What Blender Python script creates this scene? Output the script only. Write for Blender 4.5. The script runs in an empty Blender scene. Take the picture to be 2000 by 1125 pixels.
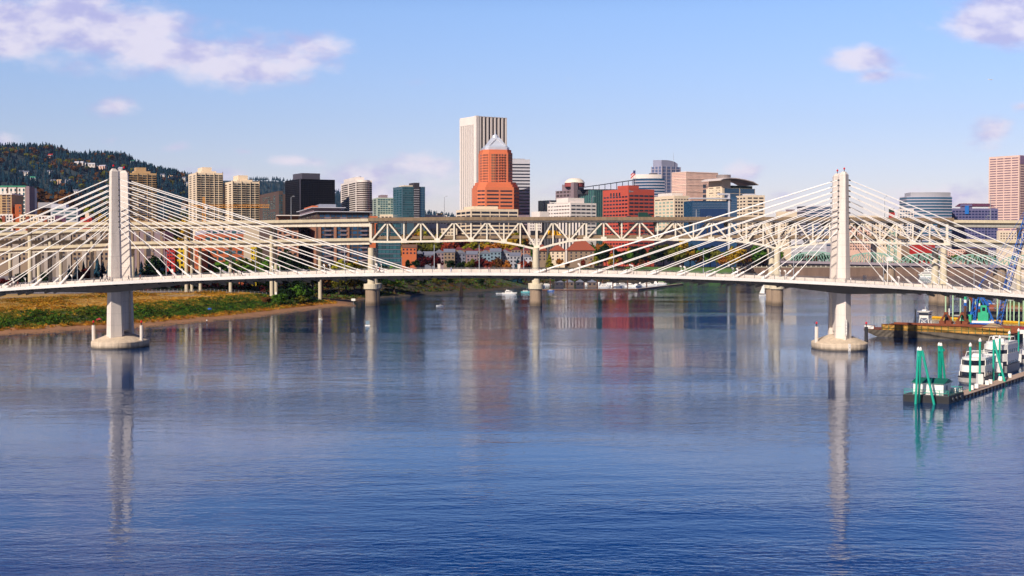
import bpy, math, random
import numpy as np
from mathutils import Vector, Matrix
random.seed(7); np.random.seed(7)
S = bpy.context.scene
col = S.collection
R = math.radians
# ------------------------------------------------------------------ camera
FP = 2700.0; HC = 31.0; PITCH = math.atan(74.5 / FP)
cd = bpy.data.cameras.new('camera'); cam = bpy.data.objects.new('camera', cd); col.objects.link(cam)
cam.location = (0, 0, HC); cam.rotation_euler = (math.pi / 2 - PITCH, 0, 0)
cd.sensor_width = 36; cd.lens = FP / 2000 * 36; cd.clip_start = 1; cd.clip_end = 40000
S.camera = cam
# ------------------------------------------------------------------ light
SUN_EL = R(35); SUN_H = Vector((-0.56, -0.83, 0)).normalized()
ld = bpy.data.lights.new('sun', 'SUN'); ld.energy = 5.0; ld.angle = R(0.5); ld.color = (1.0, 0.88, 0.75)
sun = bpy.data.objects.new('sun', ld); col.objects.link(sun)
sdir = Vector((SUN_H.x * math.cos(SUN_EL), SUN_H.y * math.cos(SUN_EL), math.sin(SUN_EL)))
sun.rotation_euler = sdir.to_track_quat('Z', 'Y').to_euler(); sun.location = sdir * 300
S.view_settings.view_transform = 'Standard'; S.view_settings.look = 'None'
S.cycles.use_adaptive_sampling = True; S.cycles.adaptive_threshold = 0.03; S.cycles.max_bounces = 6; S.cycles.transparent_max_bounces = 6
S.view_settings.gamma = 1; S.view_settings.exposure = 0.2

def s2l(h):
    h = h.lstrip('#'); o = []
    for i in (0, 2, 4):
        c = int(h[i:i + 2], 16) / 255
        o.append(c / 12.92 if c <= 0.04045 else ((c + 0.055) / 1.055) ** 2.4)
    return (o[0], o[1], o[2], 1)

class NT:                                              # tiny node helper
    def __init__(s, tree): s.t = tree; s.n = tree.nodes; s.l = tree.links
    def add(s, typ, **kw):
        n = s.n.new(typ)
        for k, v in kw.items():
            if k == 'ins':
                for i, val in v.items():
                    if hasattr(val, 'is_output') or isinstance(val, bpy.types.NodeSocket): s.l.new(val, n.inputs[i])
                    else: n.inputs[i].default_value = val
            else: setattr(n, k, v)
        return n
    def math(s, op, a, b=0.0, c=None, clamp=False):
        n = s.add('ShaderNodeMath', operation=op, use_clamp=clamp, ins={0: a, 1: b})
        if c is not None:
            if isinstance(c, bpy.types.NodeSocket): s.l.new(c, n.inputs[2])
            else: n.inputs[2].default_value = c
        return n.outputs[0]
    def mix(s, f, a, b, blend='MIX'):
        n = s.add('ShaderNodeMix', data_type='RGBA', blend_type=blend, ins={0: f, 6: a, 7: b})
        return n.outputs[2]

W = bpy.data.worlds.new('World'); S.world = W; W.use_nodes = True
T = NT(W.node_tree); T.n.clear()
sky = T.add('ShaderNodeTexSky', sky_type='NISHITA', sun_disc=False, sun_elevation=SUN_EL,
            sun_rotation=math.atan2(SUN_H.x, SUN_H.y), altitude=20, air_density=1.0, dust_density=0.35, ozone_density=2.2)
geo = T.add('ShaderNodeTexCoord')
sep = T.add('ShaderNodeSeparateXYZ', ins={0: geo.outputs['Generated']})
ysafe = T.math('MAXIMUM', sep.outputs[1], 0.05)
uu = T.math('DIVIDE', sep.outputs[0], ysafe); vv = T.math('DIVIDE', sep.outputs[2], ysafe)
uv = T.add('ShaderNodeCombineXYZ', ins={0: uu, 1: vv, 2: 0.0}).outputs[0]
n0 = T.add('ShaderNodeTexNoise', ins={'Vector': uv, 'Scale': 9.0, 'Detail': 3.0})
warp = T.add('ShaderNodeVectorMath', operation='MULTIPLY_ADD', ins={0: n0.outputs['Color'], 1: (0.07, 0.035, 0), 2: uv}).outputs[0]
warp = T.add('ShaderNodeVectorMath', operation='SUBTRACT', ins={0: warp, 1: (0.035, 0.0175, 0)}).outputs[0]
# cloud patches in the sky: direction (tangent units), half width, half height, density
CL = [(60, 45, 210, 62, 1.0), (230, 75, 170, 55, .95), (330, 120, 190, 38, .95), (480, 125, 150, 42, .9), (590, 110, 65, 26, .8),
      (215, 214, 42, 16, .62), (200, 262, 30, 11, .4), (340, 285, 30, 14, .5), (585, 308, 60, 15, .65), (500, 296, 30, 6, .4), (-10, 265, 50, 22, .6),
      (810, 172, 60, 14, .38), (1692, 118, 66, 24, .8), (1700, 155, 42, 12, .6), (1780, 160, 40, 14, .4), (1950, 45, 135, 52, 1.0), (1990, 5, 120, 50, 1.0),
      (1942, 262, 54, 26, .85), (2010, 215, 30, 14, .6), (1850, 372, 130, 22, .75), (1785, 385, 70, 16, .8), (1460, 340, 45, 18, .7), (1480, 400, 90, 18, .45), (770, 335, 160, 30, .62),
      (740, 380, 260, 26, .62), (400, 345, 90, 18, .6), (1170, 368, 150, 26, .62), (1120, 158, 30, 8, .35),
      (300, -180, 420, 70, .8), (1150, -560, 330, 90, .8), (2050, -420, 330, 190, .9), (1500, -250, 180, 40, .5), (-300, -420, 300, 120, .8)]
acc = None
for (cx, cy, a, b, d) in CL:
    m = T.add('ShaderNodeMapping', vector_type='TEXTURE', ins={0: warp, 1: ((cx - 1000) / FP, (488 - cy) / FP, 0), 3: (a * 1.6 / FP, b * 1.7 / FP, 1)})
    ln = T.add('ShaderNodeVectorMath', operation='LENGTH', ins={0: m.outputs[0]}).outputs['Value']
    v = T.math('MULTIPLY', T.math('SUBTRACT', 1.0, ln, clamp=True), d)
    acc = v if acc is None else T.math('MAXIMUM', acc, v)
strv = T.add('ShaderNodeVectorMath', operation='MULTIPLY', ins={0: uv, 1: (1, 1.9, 1)}).outputs[0]
n1 = T.add('ShaderNodeTexNoise', ins={'Vector': strv, 'Scale': 21.0, 'Detail': 8.0, 'Roughness': 0.6})
n2 = T.add('ShaderNodeTexNoise', ins={'Vector': T.add('ShaderNodeVectorMath', operation='ADD', ins={0: strv, 1: (-0.008, 0.02, 0.0)}).outputs[0], 'Scale': 24.0, 'Detail': 5.0, 'Roughness': 0.55})
dens = T.math('ADD', T.math('MULTIPLY', acc, 1.5), T.math('MULTIPLY', T.math('SUBTRACT', n1.outputs[0], 0.5), 1.9))
gate = T.math('MULTIPLY', acc, 6.0, clamp=True)
alpha = T.add('ShaderNodeMapRange', interpolation_type='SMOOTHSTEP', ins={0: dens, 1: 0.2, 2: 1.0, 3: 0.0, 4: 0.76}).outputs[0]
alpha = T.math('MULTIPLY', alpha, gate)
litf = T.add('ShaderNodeMapRange', interpolation_type='SMOOTHSTEP', ins={0: n2.outputs[0], 1: 0.38, 2: 0.60}).outputs[0]
ccol = T.mix(litf, (0.50, 0.46, 0.74, 1), (0.86, 0.77, 0.86, 1))
skyc = T.mix(1.0, sky.outputs[0], (0.0888, 0.0812, 0.0985, 1), 'MULTIPLY')
hz = T.add('ShaderNodeMapRange', interpolation_type='SMOOTHSTEP', ins={0: sep.outputs[2], 1: -0.02, 2: 0.26}).outputs[0]
gain = T.mix(hz, (1.15, 1.06, 1.08, 1), (1.08, 1.34, 1.40, 1))
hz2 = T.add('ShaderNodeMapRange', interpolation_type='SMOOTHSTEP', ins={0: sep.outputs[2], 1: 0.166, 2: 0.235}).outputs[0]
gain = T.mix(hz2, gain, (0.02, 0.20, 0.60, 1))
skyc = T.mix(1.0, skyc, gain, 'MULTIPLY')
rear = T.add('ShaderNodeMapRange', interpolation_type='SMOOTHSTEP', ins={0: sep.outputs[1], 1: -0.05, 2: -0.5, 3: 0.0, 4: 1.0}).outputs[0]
skyc = T.mix(rear, skyc, T.mix(1.0, skyc, (0.36, 0.34, 0.34, 1), 'MULTIPLY'))  # sky behind the camera dimmed on purpose to weaken the fill light
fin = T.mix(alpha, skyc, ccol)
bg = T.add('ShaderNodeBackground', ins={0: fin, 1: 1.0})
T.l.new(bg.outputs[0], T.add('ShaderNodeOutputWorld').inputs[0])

# ------------------------------------------------------------------ placing
_cp, _sp = math.cos(PITCH), math.sin(PITCH)
def P(px, py, D):                                      # world point seen at photo pixel px,py with depth D
    a = (px - 1000) / FP; b = -(py - 562.5) / FP
    y = _cp + b * _sp; z = -_sp + b * _cp
    k = D / y
    return Vector((a * k, D, HC + z * k))
def X(px, D): return (px - 1000) / FP * D * 1.0
def Z(py, D): return P(1000, py, D).z
def G(px, py, z=0.0):                                  # point of height z seen at the pixel
    D = 1.0; q = P(px, py, 1.0); k = (z - HC) / (q.z - HC)
    return Vector((q.x * k, k, z))

# ------------------------------------------------------------------ materials
MATS = {}
def M(name, hexc, rough=0.75, var=0.12, scale=0.15, metal=0.0, bump=0.0, objvar=0.0, spec=0.5, streak=False, joint=0, tide=0):
    if name in MATS: return MATS[name]
    m = bpy.data.materials.new(name); m.use_nodes = True; MATS[name] = m
    t = NT(m.node_tree); t.n.clear()
    c = s2l(hexc)
    tc = t.add('ShaderNodeTexCoord')
    vec = tc.outputs['Object']
    if streak: vec = t.add('ShaderNodeVectorMath', operation='MULTIPLY', ins={0: vec, 1: (3, 3, .35)}).outputs[0]
    nz = t.add('ShaderNodeTexNoise', ins={'Vector': vec, 'Scale': scale, 'Detail': 5.0, 'Roughness': 0.62})
    f = t.add('ShaderNodeMapRange', ins={0: nz.outputs[0], 1: 0.3, 2: 0.7, 3: 1 - var, 4: 1 + var}).outputs[0]
    if objvar:
        oi = t.add('ShaderNodeObjectInfo')
        f = t.math('MULTIPLY', f, t.add('ShaderNodeMapRange', ins={0: oi.outputs['Random'], 1: 0, 2: 1, 3: 1 - objvar, 4: 1 + objvar}).outputs[0])
    if joint or tide:
        zc = t.add('ShaderNodeSeparateXYZ', ins={0: t.add('ShaderNodeNewGeometry').outputs['Position']}).outputs[2]
        if joint: f = t.math('MULTIPLY', f, t.math('SUBTRACT', 1.0, t.math('MULTIPLY', t.math('LESS_THAN', t.math('FRACT', t.math('DIVIDE', zc, joint)), 0.04), 0.16)))
        if tide:
            zz = t.math('ADD', zc, t.math('MULTIPLY', nz.outputs[0], .9))
            f = t.math('MULTIPLY', f, t.add('ShaderNodeMapRange', ins={0: zz, 1: tide * .35 + .4, 2: tide + .4, 3: .42, 4: 1.0}).outputs[0])
    cc = t.add('ShaderNodeVectorMath', operation='SCALE', ins={0: c[:3], 'Scale': f}).outputs[0]
    b = t.add('ShaderNodeBsdfPrincipled', ins={'Base Color': cc, 'Roughness': rough, 'Metallic': metal, 'Specular IOR Level': spec})
    if bump:
        n3 = t.add('ShaderNodeTexNoise', ins={'Vector': tc.outputs['Object'], 'Scale': scale * 4, 'Detail': 4.0})
        bp = t.add('ShaderNodeBump', ins={'Strength': bump, 'Distance': 0.3, 'Height': n3.outputs[0]})
        t.l.new(bp.outputs[0], b.inputs['Normal'])
    t.l.new(b.outputs[0], t.add('ShaderNodeOutputMaterial').inputs[0])
    return m
def leafmat(name, hexc, var=.45):
    if name in MATS: return MATS[name]
    m = bpy.data.materials.new(name); m.use_nodes = True; MATS[name] = m
    t = NT(m.node_tree); t.n.clear(); c = s2l(hexc)
    tc = t.add('ShaderNodeTexCoord')
    nz = t.add('ShaderNodeTexNoise', ins={'Vector': tc.outputs['Object'], 'Scale': 0.35, 'Detail': 4.0})
    oi = t.add('ShaderNodeObjectInfo')
    f = t.add('ShaderNodeMapRange', ins={0: nz.outputs[0], 1: 0.3, 2: 0.7, 3: 1 - var, 4: 1 + var}).outputs[0]
    f = t.math('MULTIPLY', f, t.add('ShaderNodeMapRange', ins={0: oi.outputs['Random'], 1: 0, 2: 1, 3: .75, 4: 1.25}).outputs[0])
    cc = t.add('ShaderNodeVectorMath', operation='SCALE', ins={0: c[:3], 'Scale': f}).outputs[0]
    d = t.add('ShaderNodeBsdfDiffuse', ins={0: cc}); tr = t.add('ShaderNodeBsdfTranslucent', ins={0: cc})
    mx = t.add('ShaderNodeMixShader', ins={0: 0.25, 1: d.outputs[0], 2: tr.outputs[0]})
    t.l.new(mx.outputs[0], t.add('ShaderNodeOutputMaterial').inputs[0])
    return m
conc = M('pale_concrete', 'd6cbc2', .8, .11, .25, bump=.05, streak=True, joint=3.6)
conc2 = M('warm_concrete', 'cbbfa6', .85, .12, .2, streak=True)
conc_wet = M('stained_concrete', '94806c', .85, .22, .3, streak=True, tide=3.0)
cream_steel = M('cream_paint', 'e4dac8', .6, .12, .25, streak=True)
white_paint = M('white_paint', 'e4dfda', .4, .05, .5)
white_cable = M('white_cable', 'f0ece8', .35, .03, .5)
dark_metal = M('dark_metal', '2b2c33', .45, .2, .5)
grey_metal = M('grey_metal', '9a9ea6', .4, .1, .5)
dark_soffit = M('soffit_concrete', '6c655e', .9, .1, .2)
glass_dark = M('dark_glass', '232838', .12, .25, .3, objvar=.45, spec=.8)
glass_blue = M('blue_glass', '25496a', .12, .25, .3, objvar=.35, spec=.8)
glass_teal = M('teal_glass', '2c5560', .12, .25, .3, objvar=.4, spec=.8)
glass_brown = M('brown_glass', '4a3a38', .15, .25, .3, objvar=.5, spec=.8)
red_lamp = M('red_lens', 'd02028', .3, .05, 1)

# ------------------------------------------------------------------ mesh builder
class MB:
    def __init__(s): s.v = []; s.f = []; s.m = []; s.mi = 0
    def add(s, vs, fs):
        o = len(s.v); s.v += [tuple(v) for v in vs]
        for f in fs: s.f.append(tuple(i + o for i in f)); s.m.append(s.mi)
        return s
    def box(s, x0, y0, z0, x1, y1, z1):
        return s.add([(x0, y0, z0), (x1, y0, z0), (x1, y1, z0), (x0, y1, z0), (x0, y0, z1), (x1, y0, z1), (x1, y1, z1), (x0, y1, z1)],
                     [(0, 3, 2, 1), (4, 5, 6, 7), (0, 1, 5, 4), (1, 2, 6, 5), (2, 3, 7, 6), (3, 0, 4, 7)])
    def bar(s, p, q, w, h=None, up=(0, 0, 1)):
        h = h or w; p = Vector(p); q = Vector(q); d = (q - p).normalized()
        up = Vector(up)
        if abs(d.dot(up)) > .98: up = Vector((0, 1, 0))
        a = d.cross(up).normalized() * w / 2; b = a.cross(d).normalized() * h / 2
        vs = [p - a - b, p + a - b, p + a + b, p - a + b, q - a - b, q + a - b, q + a + b, q - a + b]
        return s.add(vs, [(0, 3, 2, 1), (4, 5, 6, 7), (0, 1, 5, 4), (1, 2, 6, 5), (2, 3, 7, 6), (3, 0, 4, 7)])
    def tube(s, p, q, r0, r1=None, n=10):
        r1 = r0 if r1 is None else r1; p = Vector(p); q = Vector(q); d = (q - p).normalized()
        up = Vector((0, 0, 1)) if abs(d.z) < .98 else Vector((0, 1, 0))
        a = d.cross(up).normalized(); b = a.cross(d).normalized(); vs = []
        for c, r in ((p, r0), (q, r1)):
            for i in range(n):
                t = 2 * math.pi * i / n; vs.append(c + a * math.cos(t) * r + b * math.sin(t) * r)
        fs = [(i, (i + 1) % n, n + (i + 1) % n, n + i) for i in range(n)]
        return s.add(vs, fs + [tuple(range(n))[::-1], tuple(range(n, 2 * n))])
    def prism(s, poly, z0, z1, top=None):
        top = top or poly; n = len(poly)
        vs = [(x, y, z0) for x, y in poly] + [(x, y, z1) for x, y in top]
        return s.add(vs, [(i, (i + 1) % n, n + (i + 1) % n, n + i) for i in range(n)] + [tuple(range(n))[::-1], tuple(range(n, 2 * n))])
    def loft(s, rings, cap=True):
        n = len(rings[0]); vs = [p for r in rings for p in r]; fs = []
        for k in range(len(rings) - 1):
            for i in range(n):
                j = (i + 1) % n; fs.append((k * n + i, k * n + j, (k + 1) * n + j, (k + 1) * n + i))
        if cap: fs += [tuple(range(n))[::-1], tuple(range((len(rings) - 1) * n, len(rings) * n))]
        return s.add(vs, fs)
    def lathe(s, prof, n=16, c=(0, 0)):
        return s.loft([[(c[0] + r * math.cos(2 * math.pi * i / n), c[1] + r * math.sin(2 * math.pi * i / n), z) for i in range(n)] for r, z in prof])
    def mesh(s, name, mats, smooth=False):
        me = bpy.data.meshes.new(name); me.from_pydata([tuple(v) for v in s.v], [], s.f)
        for m in (mats if isinstance(mats, (list, tuple)) else [mats]): me.materials.append(m)
        if any(s.m): me.polygons.foreach_set('material_index', s.m)
        if smooth: me.polygons.foreach_set('use_smooth', [True] * len(s.f))
        me.update(); return me
def obj(name, mb, mats=None, parent=None, loc=(0, 0, 0), rz=0, smooth=False, scale=None):
    me = mb.mesh(name, mats, smooth) if isinstance(mb, MB) else mb
    o = bpy.data.objects.new(name, me); col.objects.link(o)
    o.location = loc; o.rotation_euler = (0, 0, rz)
    if scale: o.scale = scale
    if parent: o.parent = parent
    return o
def tag(o, label, cat, group=None, kind=None):
    if label: o['label'] = label
    if cat: o['category'] = cat
    if group: o['group'] = group
    if kind: o['kind'] = kind
    return o
def root(name, label, cat, loc=(0, 0, 0), rz=0, group=None):
    o = bpy.data.objects.new(name, None); col.objects.link(o); o.empty_display_size = 1
    o.location = loc; o.rotation_euler = (0, 0, rz)
    return tag(o, label, cat, group)
def struct(name, mb, mats, smooth=False, kind='structure'):
    o = obj(name, mb, mats, smooth=smooth); o['kind'] = kind; return o
KIDS = {}
def copy_tree(o, loc=None, rz=None, label=None, parent=None, scale=None):
    c = o.copy(); col.objects.link(c)
    if parent: c.parent = parent
    if loc is not None: c.location = loc
    if rz is not None: c.rotation_euler = (0, 0, rz)
    if scale is not None: c.scale = scale
    if label: c['label'] = label
    if o.name not in KIDS: KIDS[o.name] = [k for k in o.children]
    for k in KIDS[o.name]: copy_tree(k, parent=c)
    return c
ORD = ['first', 'second', 'third', 'fourth', 'fifth', 'sixth', 'seventh', 'eighth', 'ninth', 'tenth', 'eleventh', 'twelfth', 'thirteenth', 'fourteenth',
       'fifteenth', 'sixteenth', 'seventeenth', 'eighteenth', 'nineteenth', 'twentieth', 'twenty-first', 'twenty-second', 'twenty-third', 'twenty-fourth', 'twenty-fifth', 'twenty-sixth', 'twenty-seventh', 'twenty-eighth', 'twenty-ninth', 'thirtieth']
def smooth01(t): t = max(0., min(1., t)); return t * t * (3 - 2 * t)

# ------------------------------------------------------------------ terrain
shore = [(-1500, -900), (-600, -200), (-400, 190), (-260, 390)]
for px, py in ((0, 657), (90, 652), (180, 645), (309, 639), (350, 635), (420, 628), (490, 622), (550, 614), (600, 607), (650, 600.5), (697, 598), (690, 589), (740, 582),
               (820, 577), (900, 572), (960, 568), (1010, 563), (1050, 556.5), (1160, 553.5), (1330, 550), (1436, 546), (1440, 540)):
    q = G(px, py); shore.append((q.x, q.y))
q = G(2000, 538.5); shore += [(q.x, q.y), (3000, 1500), (6000, 1500)]
SH = np.array(shore); POLY = np.array(shore + [(6000, 30000), (-9000, 30000), (-9000, -900)])
east = np.array([(300, 360), (255, 470), (246, 640), (262, 760), (420, 980), (800, 1180), (3000, 1300)]); EP = np.vstack([east, [(3000, 300)]])
def inpoly(x, y, poly):
    c = np.zeros(x.shape, bool); n = len(poly); j = n - 1
    for i in range(n):
        xi, yi = poly[i]; xj, yj = poly[j]
        hit = ((yi > y) != (yj > y)) & (x < (xj - xi) * (y - yi) / (yj - yi + 1e-12) + xi)
        c ^= hit; j = i
    return c
def pdist(x, y, line):
    d = np.full(x.shape, 1e9)
    for (ax, ay), (bx, by) in zip(line[:-1], line[1:]):
        dx, dy = bx - ax, by - ay; t = np.clip(((x - ax) * dx + (y - ay) * dy) / (dx * dx + dy * dy), 0, 1)
        d = np.minimum(d, np.hypot(x - ax - t * dx, y - ay - t * dy))
    return d
def vnoise(x, y, s):
    x = x / s; y = y / s
    return (np.sin(x * 1.7 + 1.3 * np.sin(y * 1.1)) * np.cos(y * 1.9 + 0.7 * np.sin(x * 2.3)))
def hgt(x, y):
    x = np.asarray(x, float); y = np.asarray(y, float)
    d = pdist(x, y, SH); ins = inpoly(x, y, POLY)
    h = np.interp(d, [0, 4, 17, 30, 64, 80, 200, 5000], [0, .3, 1.5, 2.8, 6.0, 7.0, 7.6, 9])
    far = np.clip((y - 850) / 150, 0, 1); far = far * far * (3 - 2 * far)
    lim = np.clip((1500 - y) / 200, 0, 1)
    h2 = np.interp(d, [0, 3, 30, 70, 200, 500, 5000], [0, .6, 7, 13, 17, 24, 30])
    h = h * (1 - far) + far * (lim * h2 + (1 - lim) * np.interp(d, [0, 1, 300, 3000], [9.0, 10.5, 13, 22]))
    h = h + vnoise(x, y, 9) * 0.12 * np.clip(d / 20, 0, 1)
    e = pdist(x, y, east); ine = inpoly(x, y, EP)
    he = np.interp(e, [0, 10, 60], [0, 3, 7])
    wet = -np.minimum(np.minimum(d, e) * .12, 4.0) - .03
    return np.where(ins, h, np.where(ine, he, wet))
def gz(x, y): return float(hgt(np.array([x]), np.array([y]))[0])
def gridmesh(name, xs, ys, zf, mat):
    xg, yg = np.meshgrid(xs, ys); zg = zf(xg, yg); nx, ny = len(xs), len(ys)
    v = np.stack([xg.ravel(), yg.ravel(), zg.ravel()], 1)
    i = np.arange(nx * ny).reshape(ny, nx)
    f = np.stack([i[:-1, :-1].ravel(), i[:-1, 1:].ravel(), i[1:, 1:].ravel(), i[1:, :-1].ravel()], 1)
    me = bpy.data.meshes.new(name); me.from_pydata(v.tolist(), [], f.tolist()); me.materials.append(mat)
    me.polygons.foreach_set('use_smooth', [True] * len(f)); me.update()
    return me
def ground_mat():
    m = bpy.data.materials.new('bank_ground'); m.use_nodes = True; t = NT(m.node_tree); t.n.clear()
    g = t.add('ShaderNodeNewGeometry'); sp = t.add('ShaderNodeSeparateXYZ', ins={0: g.outputs['Position']})
    nz = t.add('ShaderNodeTexNoise', ins={'Vector': g.outputs['Position'], 'Scale': 0.09, 'Detail': 6.0, 'Roughness': .65})
    nf = t.add('ShaderNodeTexNoise', ins={'Vector': g.outputs['Position'], 'Scale': 0.9, 'Detail': 5.0, 'Roughness': .7})
    h = t.math('ADD', sp.outputs[2], t.math('MULTIPLY', t.math('SUBTRACT', nz.outputs[0], .5), 2.2))
    cr = t.add('ShaderNodeValToRGB', ins={0: t.math('DIVIDE', h, 12.0)}); e = cr.color_ramp
    while len(e.elements) > 1: e.elements.remove(e.elements[0])
    e.elements[0].position = 0; e.elements[0].color = s2l('4f3b28')
    for p, c in ((.02, '8c6443'), (.11, 'ab7c54'), (.14, '8a6030'), (.17, '6b6a2c'), (.24, '43502a'), (.40, '5d5a2c'), (.47, 'b88a34'), (.56, 'c29440'), (.62, 'b08a48'), (.66, '8d8478'), (.80, '6e6a5c'), (1.0, '4a4f35')):
        k = e.elements.new(p); k.color = s2l(c)
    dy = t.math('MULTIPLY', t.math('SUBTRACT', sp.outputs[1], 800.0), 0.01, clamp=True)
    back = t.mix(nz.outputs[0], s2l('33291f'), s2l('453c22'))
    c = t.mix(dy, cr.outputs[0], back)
    c = t.mix(1.0, c, t.mix(nf.outputs[0], (.55, .55, .55, 1), (1.35, 1.35, 1.35, 1)), 'MULTIPLY')
    bp = t.add('ShaderNodeBump', ins={'Strength': .6, 'Distance': .4, 'Height': nf.outputs[0]})
    b = t.add('ShaderNodeBsdfPrincipled', ins={'Base Color': c, 'Roughness': .95, 'Normal': bp.outputs[0]})
    t.l.new(b.outputs[0], t.add('ShaderNodeOutputMaterial').inputs[0]); return m
def span(a, b, s): return list(np.arange(a, b, s))
xs = span(-9000, -1200, 300) + span(-1200, -330, 30) + span(-330, 300, 4) + span(300, 800, 12) + span(800, 6001, 250)
ys = span(-600, 360, 60) + span(360, 1120, 4) + span(1120, 1760, 10) + span(1760, 3000, 80) + span(3000, 30001, 900)
gnd = obj('ground', gridmesh('ground', xs, ys, hgt, ground_mat())); gnd['kind'] = 'structure'

# river
def water_mat():
    m = bpy.data.materials.new('river_water'); m.use_nodes = True; t = NT(m.node_tree); t.n.clear()
    g = t.add('ShaderNodeNewGeometry'); pos = g.outputs['Position']
    p1 = t.add('ShaderNodeMapping', ins={0: pos, 2: (0, 0, R(12)), 3: (0.62, 1.05, 1)}).outputs[0]
    w1 = t.add('ShaderNodeTexNoise', ins={'Vector': p1, 'Scale': 1.0, 'Detail': 3.0, 'Roughness': .5, 'Distortion': .4})
    p2 = t.add('ShaderNodeMapping', ins={0: pos, 2: (0, 0, R(-18)), 3: (0.10, 0.22, 1)}).outputs[0]
    w2 = t.add('ShaderNodeTexNoise', ins={'Vector': p2, 'Scale': 1.0, 'Detail': 2.0, 'Roughness': .5})
    p3 = t.add('ShaderNodeMapping', ins={0: pos, 2: (0, 0, R(5)), 3: (0.004, 0.014, 1)}).outputs[0]
    pat = t.add('ShaderNodeTexNoise', ins={'Vector': p3, 'Scale': 1.0, 'Detail': 4.0, 'Roughness': .6})
    amp = t.add('ShaderNodeMapRange', interpolation_type='SMOOTHSTEP', ins={0: pat.outputs[0], 1: .38, 2: .62, 3: .35, 4: 1.25}).outputs[0]
    h = t.math('ADD', t.math('MULTIPLY', w1.outputs[0], .052), t.math('MULTIPLY', w2.outputs[0], .10))
    h = t.math('MULTIPLY', h, amp)
    bp = t.add('ShaderNodeBump', ins={'Strength': 1.0, 'Distance': 1.0, 'Height': h})
    fr = t.add('ShaderNodeFresnel', ins={'IOR': 1.47, 'Normal': bp.outputs[0]})
    gl = t.add('ShaderNodeBsdfGlossy', ins={'Color': (0.80, 0.86, 0.96, 1), 'Roughness': t.math('MULTIPLY', amp, .03), 'Normal': bp.outputs[0]})
    df = t.add('ShaderNodeBsdfDiffuse', ins={'Color': (0.0001, 0.032, 0.12, 1)})
    b = t.add('ShaderNodeMixShader', ins={0: fr.outputs[0], 1: df.outputs[0], 2: gl.outputs[0]})
    t.l.new(b.outputs[0], t.add('ShaderNodeOutputMaterial').inputs[0]); return m
wat = MB(); wat.add([(-3000, -800, 0), (6000, -800, 0), (6000, 3000, 0), (-3000, 3000, 0)], [(0, 1, 2, 3)])
struct('river_water', wat, water_mat())

# ------------------------------------------------------------------ cable-stayed bridge
CB = root('cable_stayed_bridge', 'white cable-stayed bridge with two pale concrete towers crossing the river in front', 'bridge', (-11.2, 438, 0), R(-2.0))
TS = 114.2
def zb(s): return 23.1 - 2.33e-4 * s * s + .0007 * -s        # fascia bottom
def CBW(s, t, z):
    c, sn = math.cos(R(-2)), math.sin(R(-2)); return Vector((-11.2 + s * c - t * sn, 438 + s * sn + t * c, z))
seg = [(-200 + i * 4.0) for i in range(101)]
def hauk(s):
    d = min(abs(s - TS), abs(s + TS)); return max(0, 1 - d / 24.0)
def hw(s): return 11.4 + 2.9 * smooth01(1 - min(abs(s - TS), abs(s + TS)) / 30.0)   # deck half width
def ribbon(fn, s0=-200, s1=200, step=4.0):              # loft of cross-section fn(s) -> list of (t,z)
    m = MB(); n = int((s1 - s0) / step); m.loft([[(s0 + i * step, t, z) for t, z in fn(s0 + i * step)] for i in range(n + 1)]); return m
obj('deck_slab', ribbon(lambda s: [(-hw(s) + .05, zb(s) + .35), (hw(s) - .05, zb(s) + .35), (hw(s) - .05, zb(s) + .95), (-hw(s) + .05, zb(s) + .95)]), conc, CB)
for sg in (-1, 1):
    obj('fascia', ribbon(lambda s: [(sg * (hw(s) + .12), zb(s)), (sg * (hw(s) + .12), zb(s) + .95), (sg * (hw(s) - .2), zb(s) + .98), (sg * (hw(s) - .2), zb(s))][::sg]), white_paint, CB)
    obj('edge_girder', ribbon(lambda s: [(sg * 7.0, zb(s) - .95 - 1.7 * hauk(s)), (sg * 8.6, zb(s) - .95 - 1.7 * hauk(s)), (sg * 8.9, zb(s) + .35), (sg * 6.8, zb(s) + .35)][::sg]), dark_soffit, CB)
    obj('traffic_barrier', ribbon(lambda s: [(sg * 6.9, zb(s) + .95), (sg * 7.5, zb(s) + .95), (sg * 7.35, zb(s) + 1.75), (sg * 7.05, zb(s) + 1.75)][::sg]), conc, CB)
fb = MB()
for i in range(88):
    s = -198 + i * 4.5; z = zb(s)
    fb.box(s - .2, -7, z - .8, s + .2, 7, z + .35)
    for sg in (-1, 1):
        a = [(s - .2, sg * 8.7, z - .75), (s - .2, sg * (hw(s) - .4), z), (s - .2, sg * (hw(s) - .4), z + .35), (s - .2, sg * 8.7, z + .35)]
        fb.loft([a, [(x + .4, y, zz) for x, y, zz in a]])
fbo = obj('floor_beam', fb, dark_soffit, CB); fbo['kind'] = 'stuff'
for sg in (-1, 1):                                     # outer railings: posts, rails and thin mesh bars
    rl = MB()
    for i in range(134):
        s = -199 + i * 3.0; y = sg * (hw(s) - .02); z = zb(s) + .95
        rl.box(s - .08, y - .05, z, s + .08, y + .05, z + 1.25)
    for hh, th in ((1.25, .08), (.95, .03), (.68, .03), (.4, .03), (.15, .04)):
        for i in range(100):
            a, b = seg[i], seg[i + 1]
            rl.bar((a, sg * (hw(a) - .02), zb(a) + .95 + hh), (b, sg * (hw(b) - .02), zb(b) + .95 + hh), th)
    obj('railing', rl, M('railing_steel', '74747a', .4, .1, .5), CB)
rail_bed = obj('trackway', ribbon(lambda s: [(-6.8, zb(s) + .95), (6.8, zb(s) + .95), (6.8, zb(s) + 1.0), (-6.8, zb(s) + 1.0)]), M('track_concrete', '9b938c', .9, .1, .3), CB)

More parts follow.
